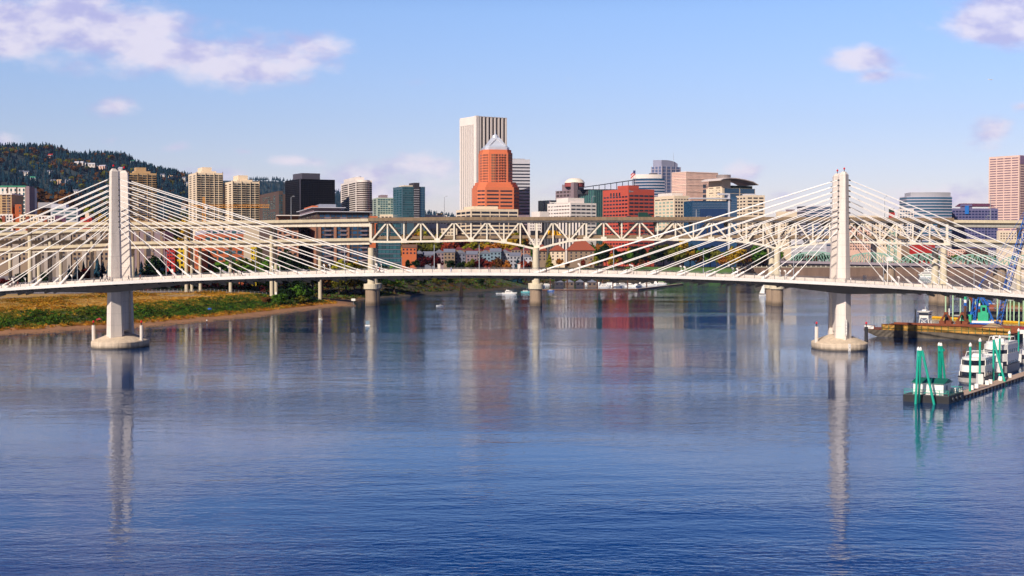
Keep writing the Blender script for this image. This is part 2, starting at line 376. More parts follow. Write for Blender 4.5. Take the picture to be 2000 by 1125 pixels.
def leg_ring(z, cs, ct, w, d, sg, rf):                 # five-sided section, ridge faces outwards (sg)
    return [(cs - w / 2, ct - sg * d / 2, z), (cs + w / 2, ct - sg * d / 2, z), (cs + w / 2, ct + sg * d * .02, z), (cs + w * (rf - .5), ct + sg * d / 2, z), (cs - w / 2, ct + sg * d * .02, z)][::-sg]
def pylon(s0, ztop, dz, rf, gauge):
    py = bpy.data.objects.new('pylon', None); col.objects.link(py); py.parent = CB
    for sg in (-1, 1):
        m = MB(); rings = []
        for z, ct, w, d in ((1.8, 6.2, 5.0, 4.4), (17, 6.1, 4.3, 3.8), (20.5, 6.1, 4.1, 3.7), (36, 5.7, 3.4, 3.3), (ztop - .9, 5.3, 2.8, 2.9)):
            rings.append(leg_ring(z, s0, sg * ct, w, d, sg, rf))
        m.loft(rings); tp = rings[-1]; ap = Vector((s0 + 2.9 * (rf - .5) * .6, sg * 5.3, ztop))
        tr5 = [((a[0] + (ap.x - a[0]) * .6), a[1] + (ap.y - a[1]) * .6, ztop) for a in tp]; m.loft([tp, tr5])
        leg = obj('leg', m, conc, py)
        l = MB(); l.tube((ap.x, ap.y, ztop - .1), (ap.x, ap.y, ztop + .7), .12); l.mi = 1; l.lathe([(.25, ztop + .7), (.32, ztop + 1.0), (.1, ztop + 1.3)], 8, (ap.x, ap.y))
        obj('warning_light', l, [dark_metal, red_lamp], py)
    wb = MB(); wb.box(s0 - 1.5, -4.5, 5.4, s0 + 1.5, 4.5, 17); wb.box(s0 - 1.8, -4.6, 1.8, s0 + 1.8, 4.6, 4.4); wb.box(s0 - 1.7, -4.6, 15.5, s0 + 1.7, 4.6, 21.2)
    obj('cross_wall', wb, conc, py)
    cap = MB(); nn = 40; rings = []
    for z, k in ((-2, .97), (0, .98), (.4, 1.0), (1.9, 1.0), (2.15, .98), (3.0, .74), (4.0, .46), (4.4, .3)):
        rings.append([(s0 + 8.4 * k * math.copysign(abs(math.cos(a)) ** .9, math.cos(a)), 12.4 * k * math.copysign(abs(math.sin(a)) ** .9, math.sin(a)), z) for a in [2 * math.pi * i / nn for i in range(nn)]])
    cap.loft(rings); obj('pier_cap', cap, M('cap_concrete', 'c8b6a0', .85, .2, .35, streak=True, tide=1.3), py)
    for sg in (-1, 1):
        f = MB(); f.tube((s0 + sg * 7.7, -3, 1.9), (s0 + sg * 7.7, -3, 7.0), .55, .55, 12); f.mi = 1; f.tube((s0 + sg * 7.7, -3, 7.0), (s0 + sg * 7.7, -3, 7.9), .12, .2, 8)
        f.mi = 2; f.lathe([(.28, 7.9), (.34, 8.3), (.1, 8.6)], 8, (s0 + sg * 7.7, -3))
        obj('fender_post', f, [conc if not (gauge and sg > 0) else dark_metal, dark_metal, red_lamp], py)
    if gauge:
        gm = MB(); gm.box(s0 - .1, -8.6, 4.6, s0 + .6, -8.1, 9.4); gm.mi = 1
        for k in range(14):
            z = 4.8 + k * .33; gm.box(s0 - .02, -8.64, z, s0 + (.5 if k % 3 == 0 else .25), -8.6, z + .1)
        obj('depth_gauge', gm, [white_paint, dark_metal], py); gm = MB(); gm.box(s0 + .2, -12.6, -.3, s0 + .9, -12.3, 2.3); gm.mi = 1
        for k in range(6): gm.box(s0 + .28, -12.64, .1 + k * .33, s0 + (.8 if k % 3 == 0 else .5), -12.6, .2 + k * .33)
        obj('depth_gauge', gm, [white_paint, dark_metal], py)
    # stay cables in two planes on both sides
    for sd in (-1, 1):
        for i in range(10):
            zt = 37.6 + dz + i * 1.68; ct = 5.75 - (zt - 37) * .02
            s1 = s0 + sd * (16.9 + 8.85 * i)
            for sg in (-1, 1):
                zd = zb(s1) + .5; a = Vector((s0 + sd * 1.55, sg * ct, zt)); b = Vector((s1, sg * 7.9, zd)); dd = (b - a).normalized()
                cm = MB(); cm.tube(a, b, .12 + .0045 * i, n=6); cm.tube(b - dd * 4.2, b, .3, .36, 8); cm.mi = 1; cm.tube(a - dd * .1, a + dd * .5, .22, .2, 8)
                obj('stay_cable', cm, [white_cable, dark_metal], CB)
                am = MB(); am.bar((s1 - sd * .6, sg * 7.9, zb(s1) - .9), (s1 + sd * 1.6, sg * 7.9, zb(s1) - 1.55), 1.0, .7)
                obj('cable_anchor', am, dark_soffit, CB)
pylon(-TS, 56.6, .55, .42, False)
pylon(TS, 55.2, -.1, .56, True)
# two small shelters / pillars on the mid-span walkway
pm = MB(); pm.box(-.45, -.35, 0, .45, .35, 2.3); pm.box(-.55, -.42, 2.3, .55, .42, 2.45)
for i, (px, w) in enumerate(((778 + 77, 'left'), (1012, 'right'), (1684, 'far right'), (192, 'far left'))):
    s = (px - 1000) / FP * 444 + 11.2; o = obj('electrical_cabinet', pm.mesh('electrical_cabinet', conc) if i == 0 else CABM, None, None, CBW(s, 7.9, zb(s) + .95)); CABM = o.data
    tag(o, ['white cabinet on the bridge deck left of mid-span', 'white cabinet on the bridge deck near the truss bridge pier', 'grey white cabinet on the deck just right of the right tower', 'white cabinet on the deck just left of the left tower'][i], 'cabinet', 'cabinets on the white bridge')
# tall overhead-wire poles and short light posts
tp = root('wire_pole', '', 'pole', group='tall poles along the cable-stayed deck')
m = MB(); m.tube((0, 0, 0), (0, 0, 8.6), .15, .1, 8); obj('pole', m, grey_metal, tp)
m = MB(); m.bar((0, -3.4, 7.9), (0, 3.4, 7.9), .1); m.tube((0, 0, 8.4), (0, 3.2, 7.95), .05, n=6); obj('cross_arm', m, grey_metal, tp)
m = MB(); m.box(-.2, -.2, 0, .2, .2, .35); obj('base_plate', m, dark_metal, tp)
tpx = [142, 319, 496, 672, 848, 936, 1023, 1198, 1372, 1546, 1719, 1892]
for i, px in enumerate(tpx):
    s = (px - 1000) / FP * 438 + 11.2; w = CBW(s, 0, zb(s) + 1.0)
    lb = '%s tall grey pole from the left on the white bridge' % ORD[i]
    if i == 0: tp.location = w; tp['label'] = lb
    else: copy_tree(tp, w, label=lb)
lp = root('deck_light', '', 'street lamp', group='short light posts along the cable-stayed deck')
m = MB(); m.tube((0, 0, 0), (0, 0, 2.9), .11, .09, 8); obj('post', m, white_paint, lp)
m = MB(); m.box(-.16, -.3, 2.15, .16, -.02, 2.75); m.box(-.5, -.14, 2.5, -.1, .14, 2.95); obj('lamp_head', m, white_paint, lp)
lpx = [15, 36, 110, 129, 238, 334, 349, 428, 441, 532, 542, 634, 641, 737, 742, 1129, 1134, 1229, 1237, 1327, 1338, 1427, 1440, 1518, 1532, 1732, 1750, 1822, 1842, 1920, 1943]
lpx.remove(238)
for i, px in enumerate(lpx):
    far = i % 2 if px > 1000 else (i + 1) % 2; tt = 9.9 if not far else -7.9
    D = 438 + tt; s = (px - 1000) / FP * D + 11.2; w = CBW(s, tt, zb(s) + .95)
    lb = '%s short white light post from the left on the white bridge' % ORD[i]
    if i == 0: lp.location = w; lp['label'] = lb
    else: copy_tree(lp, w, label=lb)
sgn = root('wayside_sign', 'white square sign box on a pole right of the right tower', 'sign', CBW((1719 - 1000) / FP * 430 + 13.2, -7.8, zb(108)))
m = MB(); m.box(-.9, -.15, 7.2, 1.2, .15, 8.6); obj('sign_panel', m, white_paint, sgn); m = MB(); m.tube((-.5, 0, 0), (-.5, 0, 7.4), .14); obj('pole', m, white_paint, sgn)

# ------------------------------------------------------------------ truss bridge (double deck)
DM = 766.0
TB = root('truss_bridge', 'cream double-deck steel truss bridge spanning the river behind the white bridge', 'bridge', (0, DM, 0))
def mx(px): return (px - 1000) / FP * DM
def mz(py): return Z(py, DM)
pxs = [724, 757, 789, 822, 854, 887, 920, 951, 984, 1016, 1048, 1080, 1112, 1145, 1179, 1214, 1249, 1284, 1319, 1354, 1389, 1424, 1457, 1490, 1521, 1554, 1587, 1620, 1653, 1686, 1718, 1750, 1782, 1815, 1849]
lo = [472, 472.5, 472, 471.5, 471, 470.5, 469.5, 469.5, 473, 479, 487, 478, 470.5, 468, 468, 468, 468, 468, 468, 468, 468, 469.5, 473, 478.5, 486.5, 482, 476.5, 472.5, 472, 473, 474, 475, 475.5, 476, 477]
hi = [433 - 1.2 * math.sin(math.pi * min(1, max(0, (p - 724) / 1125))) * 1.0 + (1.5 if p > 1600 else 0) * (p - 1600) / 250 for p in pxs]
N = len(pxs)
DEP = 15.5
for yy in (0, DEP):
    tr = bpy.data.objects.new('truss', None); col.objects.link(tr); tr.parent = TB; tr.location = (0, yy, 0)
    ch = MB()
    for a, b in zip(range(N - 1), range(1, N)):
        ch.bar((mx(pxs[a]), 0, mz(hi[a])), (mx(pxs[b]), 0, mz(hi[b])), .9, 1.15)
    obj('top_chord', ch, cream_steel, tr); ch = MB()
    for a, b in zip(range(N - 1), range(1, N)):
        ch.bar((mx(pxs[a]), 0, mz(lo[a])), (mx(pxs[b]), 0, mz(lo[b])), .9, 1.1)
        if b % 2 == 0 or b in (13, 21): ch.box(mx(pxs[b]) - 1.6, -.5, mz(lo[b]) - .7, mx(pxs[b]) + 1.6, .5, mz(lo[b]) + 1.6)
    obj('bottom_chord', ch, cream_steel, tr)
    for k in range(N):
        v = MB(); w = 1.3 if k in (0, 10, 24, 34) else (.75 if k not in (13, 21) else 1.0)
        v.bar((mx(pxs[k]), 0, mz(lo[k])), (mx(pxs[k]), 0, mz(hi[k])), w, .7, up=(0, 1, 0)); obj('vertical_post', v, cream_steel, tr)
    dg = []
    for k in range(0, 10, 2): dg += [(k, 'lo', k + 1, 'hi'), (k + 1, 'hi', k + 2, 'lo')]
    dg += [(10, 'lo', 11, 'hi'), (11, 'hi', 12, 'lo'), (12, 'lo', 13, 'hi')]
    for k in range(13, 21, 2): dg += [(k, 'lo', k + 1, 'hi'), (k + 1, 'hi', k + 2, 'lo')]
    dg += [(21, 'hi', 22, 'lo'), (22, 'lo', 23, 'hi'), (23, 'hi', 24, 'lo')]
    for k in range(24, 34, 2): dg += [(k, 'lo', k + 1, 'hi'), (k + 1, 'hi', k + 2, 'lo')]
    for a, A, b, Bn in dg:
        za = mz((lo if A == 'lo' else hi)[a]); zc_ = mz((lo if Bn == 'lo' else hi)[b])
        v = MB(); v.bar((mx(pxs[a]), 0, za), (mx(pxs[b]), 0, zc_), .95, .8); obj('diagonal_brace', v, cream_steel, tr)
cb = MB()
for k in range(N): cb.bar((mx(pxs[k]), .5, mz(hi[k])), (mx(pxs[k]), DEP - .5, mz(hi[k])), .8, 1.6); cb.bar((mx(pxs[k]), .5, mz(464)), (mx(pxs[k]), DEP - .5, mz(464)), .7, 1.4)
for k in range(0, N, 1):
    if k % 2 == 1: cb.bar((mx(pxs[k]), .5, mz(hi[k] + 5)), (mx(pxs[k]), DEP - .5, mz(hi[k] + 5)), 1.6, 2.2)
obj('cross_girder', cb, M('shaded_steel', '8a8170', .8, .2, .3), TB)  # cream steel in a darker tone, shade under the deck put into the colour
def deckrib(pts, y0, y1, th, m=None, par=1.0):          # pts (x,z top)
    m = m or MB()
    m.loft([[(x, y0, z - th), (x, y1, z - th), (x, y1, z), (x, y0, z)] for x, z in pts]); return m
road_m = M('weathered_deck', '84705a', .9, .25, .25, streak=True)
up = [(mx(p), mz(427.2 + (1.8 * (p - 1500) / 350 if p > 1500 else 0) + (1.5 * (900 - p) / 180 if p < 900 else 0))) for p in range(720, 1861, 38)]
ud = deckrib(up, -2.2, DEP + 2.2, 1.0); obj('upper_road_deck', ud, road_m, TB)
for y in (-2.3, DEP + 2.0):
    obj('parapet', deckrib([(x, z + .95) for x, z in up], y, y + .3, 1.9), road_m, TB)
lw = [(mx(p), mz(464.6 - 2.4 * math.sin(math.pi * (p - 724) / 1125))) for p in range(724, 1851, 46)] + [(mx(1849), mz(466))]
lw = [(x, z) for x, z in lw]
obj('lower_road_deck', deckrib(lw, .9, DEP - .9, .9), road_m, TB)
for y in (.75, DEP - 1.0): obj('parapet', deckrib([(x, z + .9) for x, z in lw], y, y + .25, 1.7), road_m, TB)
def waterpier(px, wpx, side):
    pr = bpy.data.objects.new('pier', None); col.objects.link(pr); pr.parent = TB; pr.location = (mx(px), 0, 0)
    for yy in (0, DEP):
        m = MB(); m.lathe([(2.1, 12), (1.75, mz(486)), (1.75, mz(484))], 16); o = obj('column', m, conc2, pr, (0, yy, 0), smooth=False)
        m = MB(); m.lathe([(4.0, 9.2), (4.2, 9.4), (4.2, 12.0), (4.0, 12.2), (2, 12.21)], 20); obj('collar', m, conc2, pr, (0, yy, 0))
        m = MB(); m.lathe([(3.45, -2), (3.45, 2.2), (3.3, 2.21), (3.3, 9.2)], 20); obj('footing_shaft', m, conc_wet, pr, (0, yy, 0))
    m = MB(); m.box(-1.6, .5, mz(490), 1.6, DEP - .5, mz(484)); obj('cap_beam', m, conc2, pr)
for px in (725, 1047, 1518, 1843): waterpier(px, 0, 0)

# ------------------------------------------------------------------ elevated approaches
def viaduct(name, label, D, pts_par, pts_bot, depth, girder, gh=None, cat='highway'):
    r = root(name, label, cat, (0, D, 0), group='elevated roadways joining the truss bridge')
    x = lambda p: (p - 1000) / FP * D
    top = [(x(p), Z(y, D)) for p, y in pts_par]; bot = [(x(p), Z(y, D)) for p, y in pts_bot]
    xsx = [t[0] for t in top]; zbs = list(np.interp(xsx, [b[0] for b in bot], [b[1] for b in bot]))
    th = 1.5
    m = MB(); m.loft([[(a, -1.4, z - th), (a, depth + 1.4, z - th), (a, depth + 1.4, z - .9), (a, -1.4, z - .9)] for a, z in top]); obj('road_deck', m, road_m, r)
    m = MB()
    for y in (-1.5, depth + 1.2): m.loft([[(a, y, z - th - .1), (a, y + .3, z - th - .1), (a, y + .3, z), (a, y, z)] for a, z in top])
    obj('parapet', m, conc2, r)
    m = MB()
    for y in (0, depth / 2, depth): m.loft([[(a, y - .2, zz), (a, y + .2, zz), (a, y + .2, z - th), (a, y - .2, z - th)] for (a, z), zz in zip(top, zbs)])
    n = int((top[-1][0] - top[0][0]) / 2.6)
    for i in range(n):
        a = top[0][0] + (i + .5) * 2.6; z1 = float(np.interp(a, xsx, [t[1] for t in top])) - th; z0 = float(np.interp(a, xsx, zbs)); m.box(a - .07, -.32, z0 + .1, a + .07, -.2, z1)
    obj('plate_girder', m, girder, r); return r
girder_m = M('girder_paint', 'e2d8c6', .6, .1, .2, streak=True); girder_grey = M('grey_girder_paint', 'a5a39c', .6, .1, .2, streak=True)
v1 = viaduct('elevated_road', 'upper elevated roadway on cream girders left of the truss bridge', 772, [(-60, 434), (250, 434), (370, 433.5), (540, 430), (722, 427)], [(-60, 445.5), (250, 445), (370, 446), (540, 443.5), (722, 442.5)], 12, girder_m)
v2 = viaduct('elevated_road', 'sloping middle ramp of the elevated roadways behind the left tower', 800, [(-60, 457), (0, 455), (60, 451), (210, 446), (300, 443)], [(-60, 468), (0, 465.5), (60, 461), (210, 454), (300, 448.5)], 9, girder_m)
v3 = viaduct('elevated_road', 'lower elevated roadway on cream girders left of the truss bridge', 778, [(-60, 487), (0, 485), (70, 481.5), (210, 475.5), (250, 472), (480, 469.3), (600, 466.5), (722, 464.5)], [(-60, 498), (0, 495.5), (70, 493), (210, 489), (250, 486), (480, 482.5), (600, 479.5), (722, 477.5)], 12, girder_m)
v4 = viaduct('elevated_road', 'thin ramp with dark underside between the roadways at far left', 812, [(-60, 469.5), (235, 469)], [(-60, 477), (235, 476)], 8, girder_m)
v5 = viaduct('elevated_road', 'upper elevated roadway on grey girders right of the truss bridge', 772, [(1847, 429.5), (1930, 430), (2100, 431)], [(1847, 443), (1930, 444), (2100, 446)], 14, girder_grey)
v6 = viaduct('elevated_road', 'lower elevated roadway on grey girders right of the truss bridge', 776, [(1847, 466), (1930, 468), (2100, 472)], [(1847, 481), (1930, 483), (2100, 486)], 14, girder_grey)
def column(px, wpx, D, ytop, par, lab=None):
    x = (px - 1000) / FP * D; r = wpx / 2 / FP * D; g = gz(x, D) - .5
    m = MB(); m.lathe([(r * 1.03, g), (r, Z(ytop, D) - 1.5), (r * 1.25, Z(ytop, D))], 14)
    o = obj('column', m, conc2, par, (x, D - par.location.y, 0)); return o
for px, w, D, yt, par in ((59, 8.5, 778, 446, v1), (119, 6.5, 784, 490, v3), (76, 7.2, 786, 491, v3), (98.5, 7, 805, 463, v2), (259, 8, 784, 485, v3), (364, 7, 778, 446, v1), (374.5, 5.5, 790, 446, v1), (391, 6, 784, 484, v3),
                      (530.5, 7.5, 778, 444, v1), (539, 6.5, 790, 444, v1), (-40, 8, 780, 446, v1), (180, 6, 806, 470, v4), (1990, 9, 780, 444, v5), (20, 6.5, 806, 472, v4), (450, 6.5, 790, 483, v3), (625, 7, 786, 481, v3)):
    column(px, w, D, yt, par)
# roadside lamps on the truss bridge
sl = root('road_lamp', '', 'street lamp', group='tall lamps along the double-deck road')
m = MB(); m.tube((0, 0, 0), (0, 0, 12.8), .2, .12, 8); obj('pole', m, grey_metal, sl)
m = MB(); m.tube((0, 0, 12.7), (.9, 0, 13.4), .08, n=6); m.box(.7, -.2, 13.3, 2.0, .2, 13.55); obj('lamp_head', m, grey_metal, sl)
LPS = [(17, 'upper'), (569, 'upper'), (868, 'upper'), (1156, 'upper'), (1727, 'upper'), (1933, 'upper'), (320, 'upper'), (1925, 'lower')]
for i, (px, dk) in enumerate(sorted(LPS)):
    D = 786; z = Z(429 if dk == 'upper' else 467, 780); w = Vector(((px - 1000) / FP * D, D, z))
    lb = '%s tall road lamp from the left above the cream double-deck road' % ORD[i]
    if i == 0: sl.location = w; sl['label'] = lb
    else: copy_tree(sl, w, label=lb)
ga = root('sign_gantry', 'white lattice gantry standing on the truss bridge above its middle pier', 'gantry', (mx(1080), DM - 1.6, mz(426)))
for s0 in (-1.6, 1.6):
    m = MB(); m.bar((s0 - .0, 0, 0), (s0, 0, 8.6), .28); m.bar((s0, 1.2, 0), (s0, 1.2, 8.6), .28); obj('mast', m, white_paint, ga)
m = MB()
for k in range(5): m.bar((-1.6, 0, k * 1.7), (1.6, 0, k * 1.7 + 1.7), .2); m.bar((1.6, 0, k * 1.7), (-1.6, 0, k * 1.7 + 1.7), .16)
m.bar((-1.8, 0, 8.6), (1.8, 0, 8.6), .35); obj('lattice', m, white_paint, ga)

# ------------------------------------------------------------------ vehicles on the truss bridge
def car_mesh(L=4.6, Wd=1.8, H=1.45):
    m = MB(); pr = [(-L / 2, .3), (-L / 2, .85), (-L * .42, .95), (-L * .3, H - .05), (-L * .05, H), (L * .12, H - .05), (L * .27, .95), (L * .46, .82), (L / 2, .6), (L / 2, .3)]
    m.loft([[(x, y, z) for x, z in pr] for y in (-Wd / 2, Wd / 2)]); return m
def vehicle(kind, name, label, cat, hexc, loc, flip=1):
    r = root(name, label, cat, loc, 0 if flip > 0 else math.pi, group='traffic on the double-deck bridge')
    pm_ = M('paint_' + hexc, hexc, .3, .04, 1)
    if kind == 'car':
        obj('body', car_mesh(), pm_, r); m = MB()
        pr = [(-1.75, .97), (-1.3, 1.36), (.5, 1.36), (1.15, .97)]
        m.loft([[(x, y, z) for x, z in pr] for y in (-.93, .93)]); obj('side_window', m, glass_dark, r); wx = 1.4; wr = .33; wy = .82
    else:
        m = MB(); m.box(-3.6, -1.25, .9, 1.6, 1.25, 3.5); obj('cargo_box', m, pm_, r)
        m = MB(); m.loft([[(x, y, z) for x, z in ((1.7, .5), (1.7, 2.5), (2.6, 2.5), (3.1, 1.6), (3.9, 1.4), (3.9, .5))] for y in (-1.1, 1.1)]); obj('cab', m, pm_, r)
        m = MB(); m.box(1.9, -1.13, 1.6, 2.6, 1.13, 2.3); obj('side_window', m, glass_dark, r); m = MB(); m.box(-3.5, -.9, .5, 3.7, .9, .9); obj('chassis', m, dark_metal, r); wx = 2.5; wr = .48; wy = 1.0
    for sx in (-wx, wx):
        for sy in (-wy, wy):
            m = MB(); m.tube((sx, sy - .13, wr), (sx, sy + .13, wr), wr, n=12); obj('wheel', m, dark_metal, r)
def decz(px, up_):
    return float(np.interp(mx(px), [a for a, b in (up if up_ else lw)], [b for a, b in (up if up_ else lw)]))
for kind, name, lb, cat, hx, px, u, yy in (
        ('truck', 'box_truck', 'bright yellow box truck on the lower deck near the middle pier', 'truck', 'f0b000', 1083, 0, 3.5),
        ('truck', 'dark_truck', 'dark truck on the lower deck left of the yellow truck', 'truck', '24252c', 1049, 0, 3.5),
        ('car', 'car', 'grey car on the lower deck right of the middle pier', 'car', '9aa0a8', 1166, 0, 3.5), ('car', 'car', 'silver car on the lower deck in front of the red brick building', 'car', 'c9cdd2', 1262, 0, 3.5),
        ('car', 'car', 'red car on the lower deck at the left end of the truss', 'car', 'c01818', 812, 0, 3.5), ('car', 'car', 'white car on the lower deck at the left end of the truss', 'car', 'e8e8e8', 748, 0, 3.5),
        ('car', 'car', 'dark red car on the lower deck between fall trees', 'car', '7a1620', 895, 0, 3.5),
        ('truck', 'flatbed_truck', 'dark green truck on the upper deck in front of the red brick building', 'truck', '1c4038', 1259, 1, 0.2), ('car', 'car', 'black car on the upper deck left of the green truck', 'car', '22232a', 1229, 1, 0.2),
        ('car', 'car', 'white car on the upper deck right of the green truck', 'car', 'eceef0', 1285, 1, 0.2), ('car', 'car', 'white car on the upper deck in front of the blue glass building', 'car', 'f4f4f4', 1386, 1, 0.2),
        ('car', 'car', 'grey car on the upper deck in front of the cream office', 'car', '8a9098', 1119, 1, 0.2), ('car', 'car', 'white van-like car on the upper deck in front of the orange tower', 'car', 'e0e0e4', 968, 1, 0.2)):
    vehicle(kind, name, lb, cat, hx, (mx(px), DM + yy, decz(px, u) + .02), 1)
#@@CITY
# ------------------------------------------------------------------ buildings
UNIT = {}
def unit(mat, nm):
    k = (mat.name, nm)
    if k not in UNIT: UNIT[k] = MB().box(-.5, -.5, -.5, .5, .5, .5).mesh(nm, mat)
    return UNIT[k]
class B:
    def __init__(s, name, label, xl, xc, xr, yt, D, th, mat, depth=None, g=None, cat='building', group=None):
        th = R(th); s.D = D; cx = X(xc, D); s.th = th
        tr = (xr - 1000) / FP; tl = (xl - 1000) / FP
        s.a = (tr * D - cx) / (math.cos(th) - tr * math.sin(th)) if xr > xc else (depth or 30)
        s.b = (cx - tl * D) / (math.sin(th) + tl * math.cos(th)) if xl < xc else (depth or 30)
        if s.a <= 0: s.a = 30
        if s.b <= 0: s.b = 30
        s.g = gz(cx, D) - 2 if g is None else g
        s.o = root(name, label, cat, (cx, D, s.g), th, group)
        s.ht = s.z(yt); s.n = {}; s.mat = mat
        s.poly = [(0, 0), (s.a, 0), (s.a, s.b), (0, s.b)]
        if mat: obj('wall', MB().prism(s.poly, 0, s.ht), mat, s.o)
    def z(s, py): return Z(py, s.D) - s.g
    def part(s, name, mb, mat): return obj(name, mb, mat, s.o)
    def box(s, name, x0, y0, x1, y1, ylo, yhi, mat):     # fractions of the footprint, pixel heights
        return s.part(name, MB().box(x0 * s.a, y0 * s.b, s.z(ylo), x1 * s.a, y1 * s.b, s.z(yhi)), mat)
    def edge(s, e): return (s.poly[0], s.poly[1]) if e == 'R' else ((s.poly[3], s.poly[0]) if e == 'L' else e)
    def win(s, e, y0, dy, rows, hpx, cols, wf, mat, u0=0.03, u1=.97, nm='window', proud=.12, jit=None):
        p, q = s.edge(e); p = Vector(p); q = Vector(q); d = q - p; L = d.length; ang = math.atan2(d.y, d.x)
        me = unit(mat, nm); ext = None; w = L * (u1 - u0) / cols * wf; h = hpx * s.D / FP
        for r in range(rows):
            for c in range(cols):
                if jit and random.random() < jit: continue
                t = u0 + (u1 - u0) * (c + .5) / cols; pt = p + d * t; zz = s.z(y0 + r * dy)
                s.n[nm] = s.n.get(nm, 0) + 1
                if s.n[nm] <= 98:
                    obj(nm, me, None, s.o, (pt.x, pt.y, zz), ang, scale=(w, proud * 2, h))
                else:
                    if not hasattr(s, 'ex'): s.ex = {}
                    ext = s.ex.setdefault((nm, mat.name), (MB(), mat))
                    dn = d.normalized(); nn = Vector((-dn.y, dn.x)) * proud
                    a = [pt - dn * w / 2 - nn, pt + dn * w / 2 - nn, pt + dn * w / 2 + nn, pt - dn * w / 2 + nn]
                    ext[0].prism([(v.x, v.y) for v in a], zz - h / 2, zz + h / 2)
    def fins(s, e, n, wf, ylo, yhi, mat, nm='fin', depth=.8, u0=0, u1=1):
        p, q = s.edge(e); p = Vector(p); q = Vector(q); d = q - p; L = d.length; ang = math.atan2(d.y, d.x); me = unit(mat, nm)
        z0, z1 = s.z(ylo), s.z(yhi)
        for i in range(n):
            t = u0 + (u1 - u0) * i / (n - 1); pt = p + d * t
            obj(nm, me, None, s.o, (pt.x, pt.y, (z0 + z1) / 2), ang, scale=(L * wf, depth, z1 - z0))
    def done(s):
        for i, ((nm, mn), (m, mt)) in enumerate(getattr(s, 'ex', {}).items()):
            o = obj(nm, m, mt, s.o); o['kind'] = 'stuff'
        return s
cw = lambda n, h, **k: M(n, h, .8, .06, .05, **k)
w_white = cw('white_wall', 'e6dcd6'); w_cream = cw('cream_wall', 'e2cfb6'); w_pink = cw('pink_wall', 'dcb5a4'); w_brick = cw('red_brick', 'bd5040', bump=.02); w_orange = cw('orange_brick', 'd2744e')
w_tan = cw('tan_wall', 'b99a72'); w_grey = cw('grey_wall', 'a3a3ac'); w_lgrey = cw('light_grey_wall', 'c2c2cc'); w_brown = cw('brown_wall', '5a4640'); w_beige = cw('beige_wall', '8c7866'); w_dark = cw('charcoal_wall', '3a3740')
w_black = M('black_tower_glass', '0c0d17', .5, .1, .05, spec=.15); w_yellow = cw('yellow_wall', 'c8ac20'); w_red = cw('red_wall', 'ac2420'); w_green = cw('green_trim', '3f8f74'); roof_grey = cw('roof_metal', '8e93a4'); w_mauve = cw('mauve_wall', '8a7880')
w_term = cw('terracotta_wall', 'c0653c'); w_roofred = cw('red_roof', '8e4630'); w_slate = cw('slate_roof', '6f7384'); w_bluegrey = cw('blue_grey_wall', '748a9a'); w_lilac = cw('lilac_wall', 'b0abba')

# white ribbed skyscraper
b = B('ribbed_skyscraper', 'tallest white skyscraper with vertical ribs behind the orange brick tower', 900, 930.5, 988, 227, 1750, 33, M('tower_glass_dark', '3a3038', .25, .2, .05))
b.fins('R', 9, .055, 560, 226.5, w_white, 'rib', 1.6); b.fins('L', 9, .075, 560, 228, w_white, 'rib', 1.4)
b.part('corner_pier', MB().box(-1.3, -1.3, 0, 3.2, 3.2, b.z(226)), w_white)
b.part('crown_panel', MB().box(-.9, .5, b.z(243), .4, b.b, b.z(227)), w_white); b.part('roof_parapet', MB().box(-.8, -.8, b.z(227.5), b.a + .8, b.b + .8, b.z(226.6)), w_white)
b.done()
# banded grey tower
b = B('striped_tower', 'grey office tower with dark horizontal bands right of the orange brick tower', 985, 986, 1035, 311, 1690, 8, w_lgrey, depth=30)
b.win('R', 321, 6.35, 20, 2.6, 1, 1, glass_dark, 0, 1); b.box('penthouse', .3, .2, .8, .8, 312, 309.5, w_grey); b.done()
# orange brick tower with metal pyramid
b = B('brick_tower', 'orange brick skyscraper with stepped base and silver pyramid roof', 950, 967, 984, 291, 1600, 20, None, depth=30)
def octa(hpx, ch, D=1600, off=0):
    r = hpx * D / FP; c = r * ch
    return [(-r + c, -r), (r - c, -r), (r, -r + c), (r, r - c), (r - c, r), (-r + c, r), (-r, r - c), (-r, -r + c)]
b.o.rotation_euler = (0, 0, R(12)); b.o.location = (X(967, 1600), 1625, b.g)
b.part('base_block', MB().prism(octa(42, .32), 0, b.z(365)), w_orange)
b.part('stepped_block', MB().prism(octa(39.5, .34), b.z(366), b.z(360)).prism(octa(37, .36), b.z(361), b.z(355)), w_orange)
b.part('shaft', MB().prism(octa(30.5, .36), b.z(366), b.z(297)).prism(octa(28.5, .36), b.z(298), b.z(291)), w_orange)
oc = octa(30.5, .36); ob = octa(42, .32)
for k, (n, mtl) in enumerate(((5, glass_dark), (3, glass_dark))): pass
for e0, n in ((7, 4), (0, 6), (1, 3)):
    b.win((oc[e0], oc[(e0 + 1) % 8]), 302, 5.2, 11, 3.0, n, .6, M('tower_window_glass', '2c2830', .3, .2, .3, objvar=.5), .08, .92)
b.win((oc[6], oc[7]), 302, 5.2, 11, 2.4, 2, .4, glass_brown, .5, .95)
for e0 in (0, 1, 7): b.win((ob[e0], ob[(e0 + 1) % 8]), 373, 7.3, 7, 3.0, 2, .88, M('tower_window_glass', '2c2830', .3, .2, .3, objvar=.5), .03, .97)
for r_ in range(11):
    z = b.z(304.5 + r_ * 5.2); p0 = Vector(oc[0]).lerp(Vector(oc[1]), .66); b.part('balcony', MB().box(p0.x - 2.5, p0.y - 1.1, z - .5, p0.x + 3.5, p0.y, z + .5), w_orange)
b.part('bay_window', MB().box(-9, oc[0][1] - .8, b.z(355), -3.5, oc[0][1] + .5, b.z(299)), w_orange)
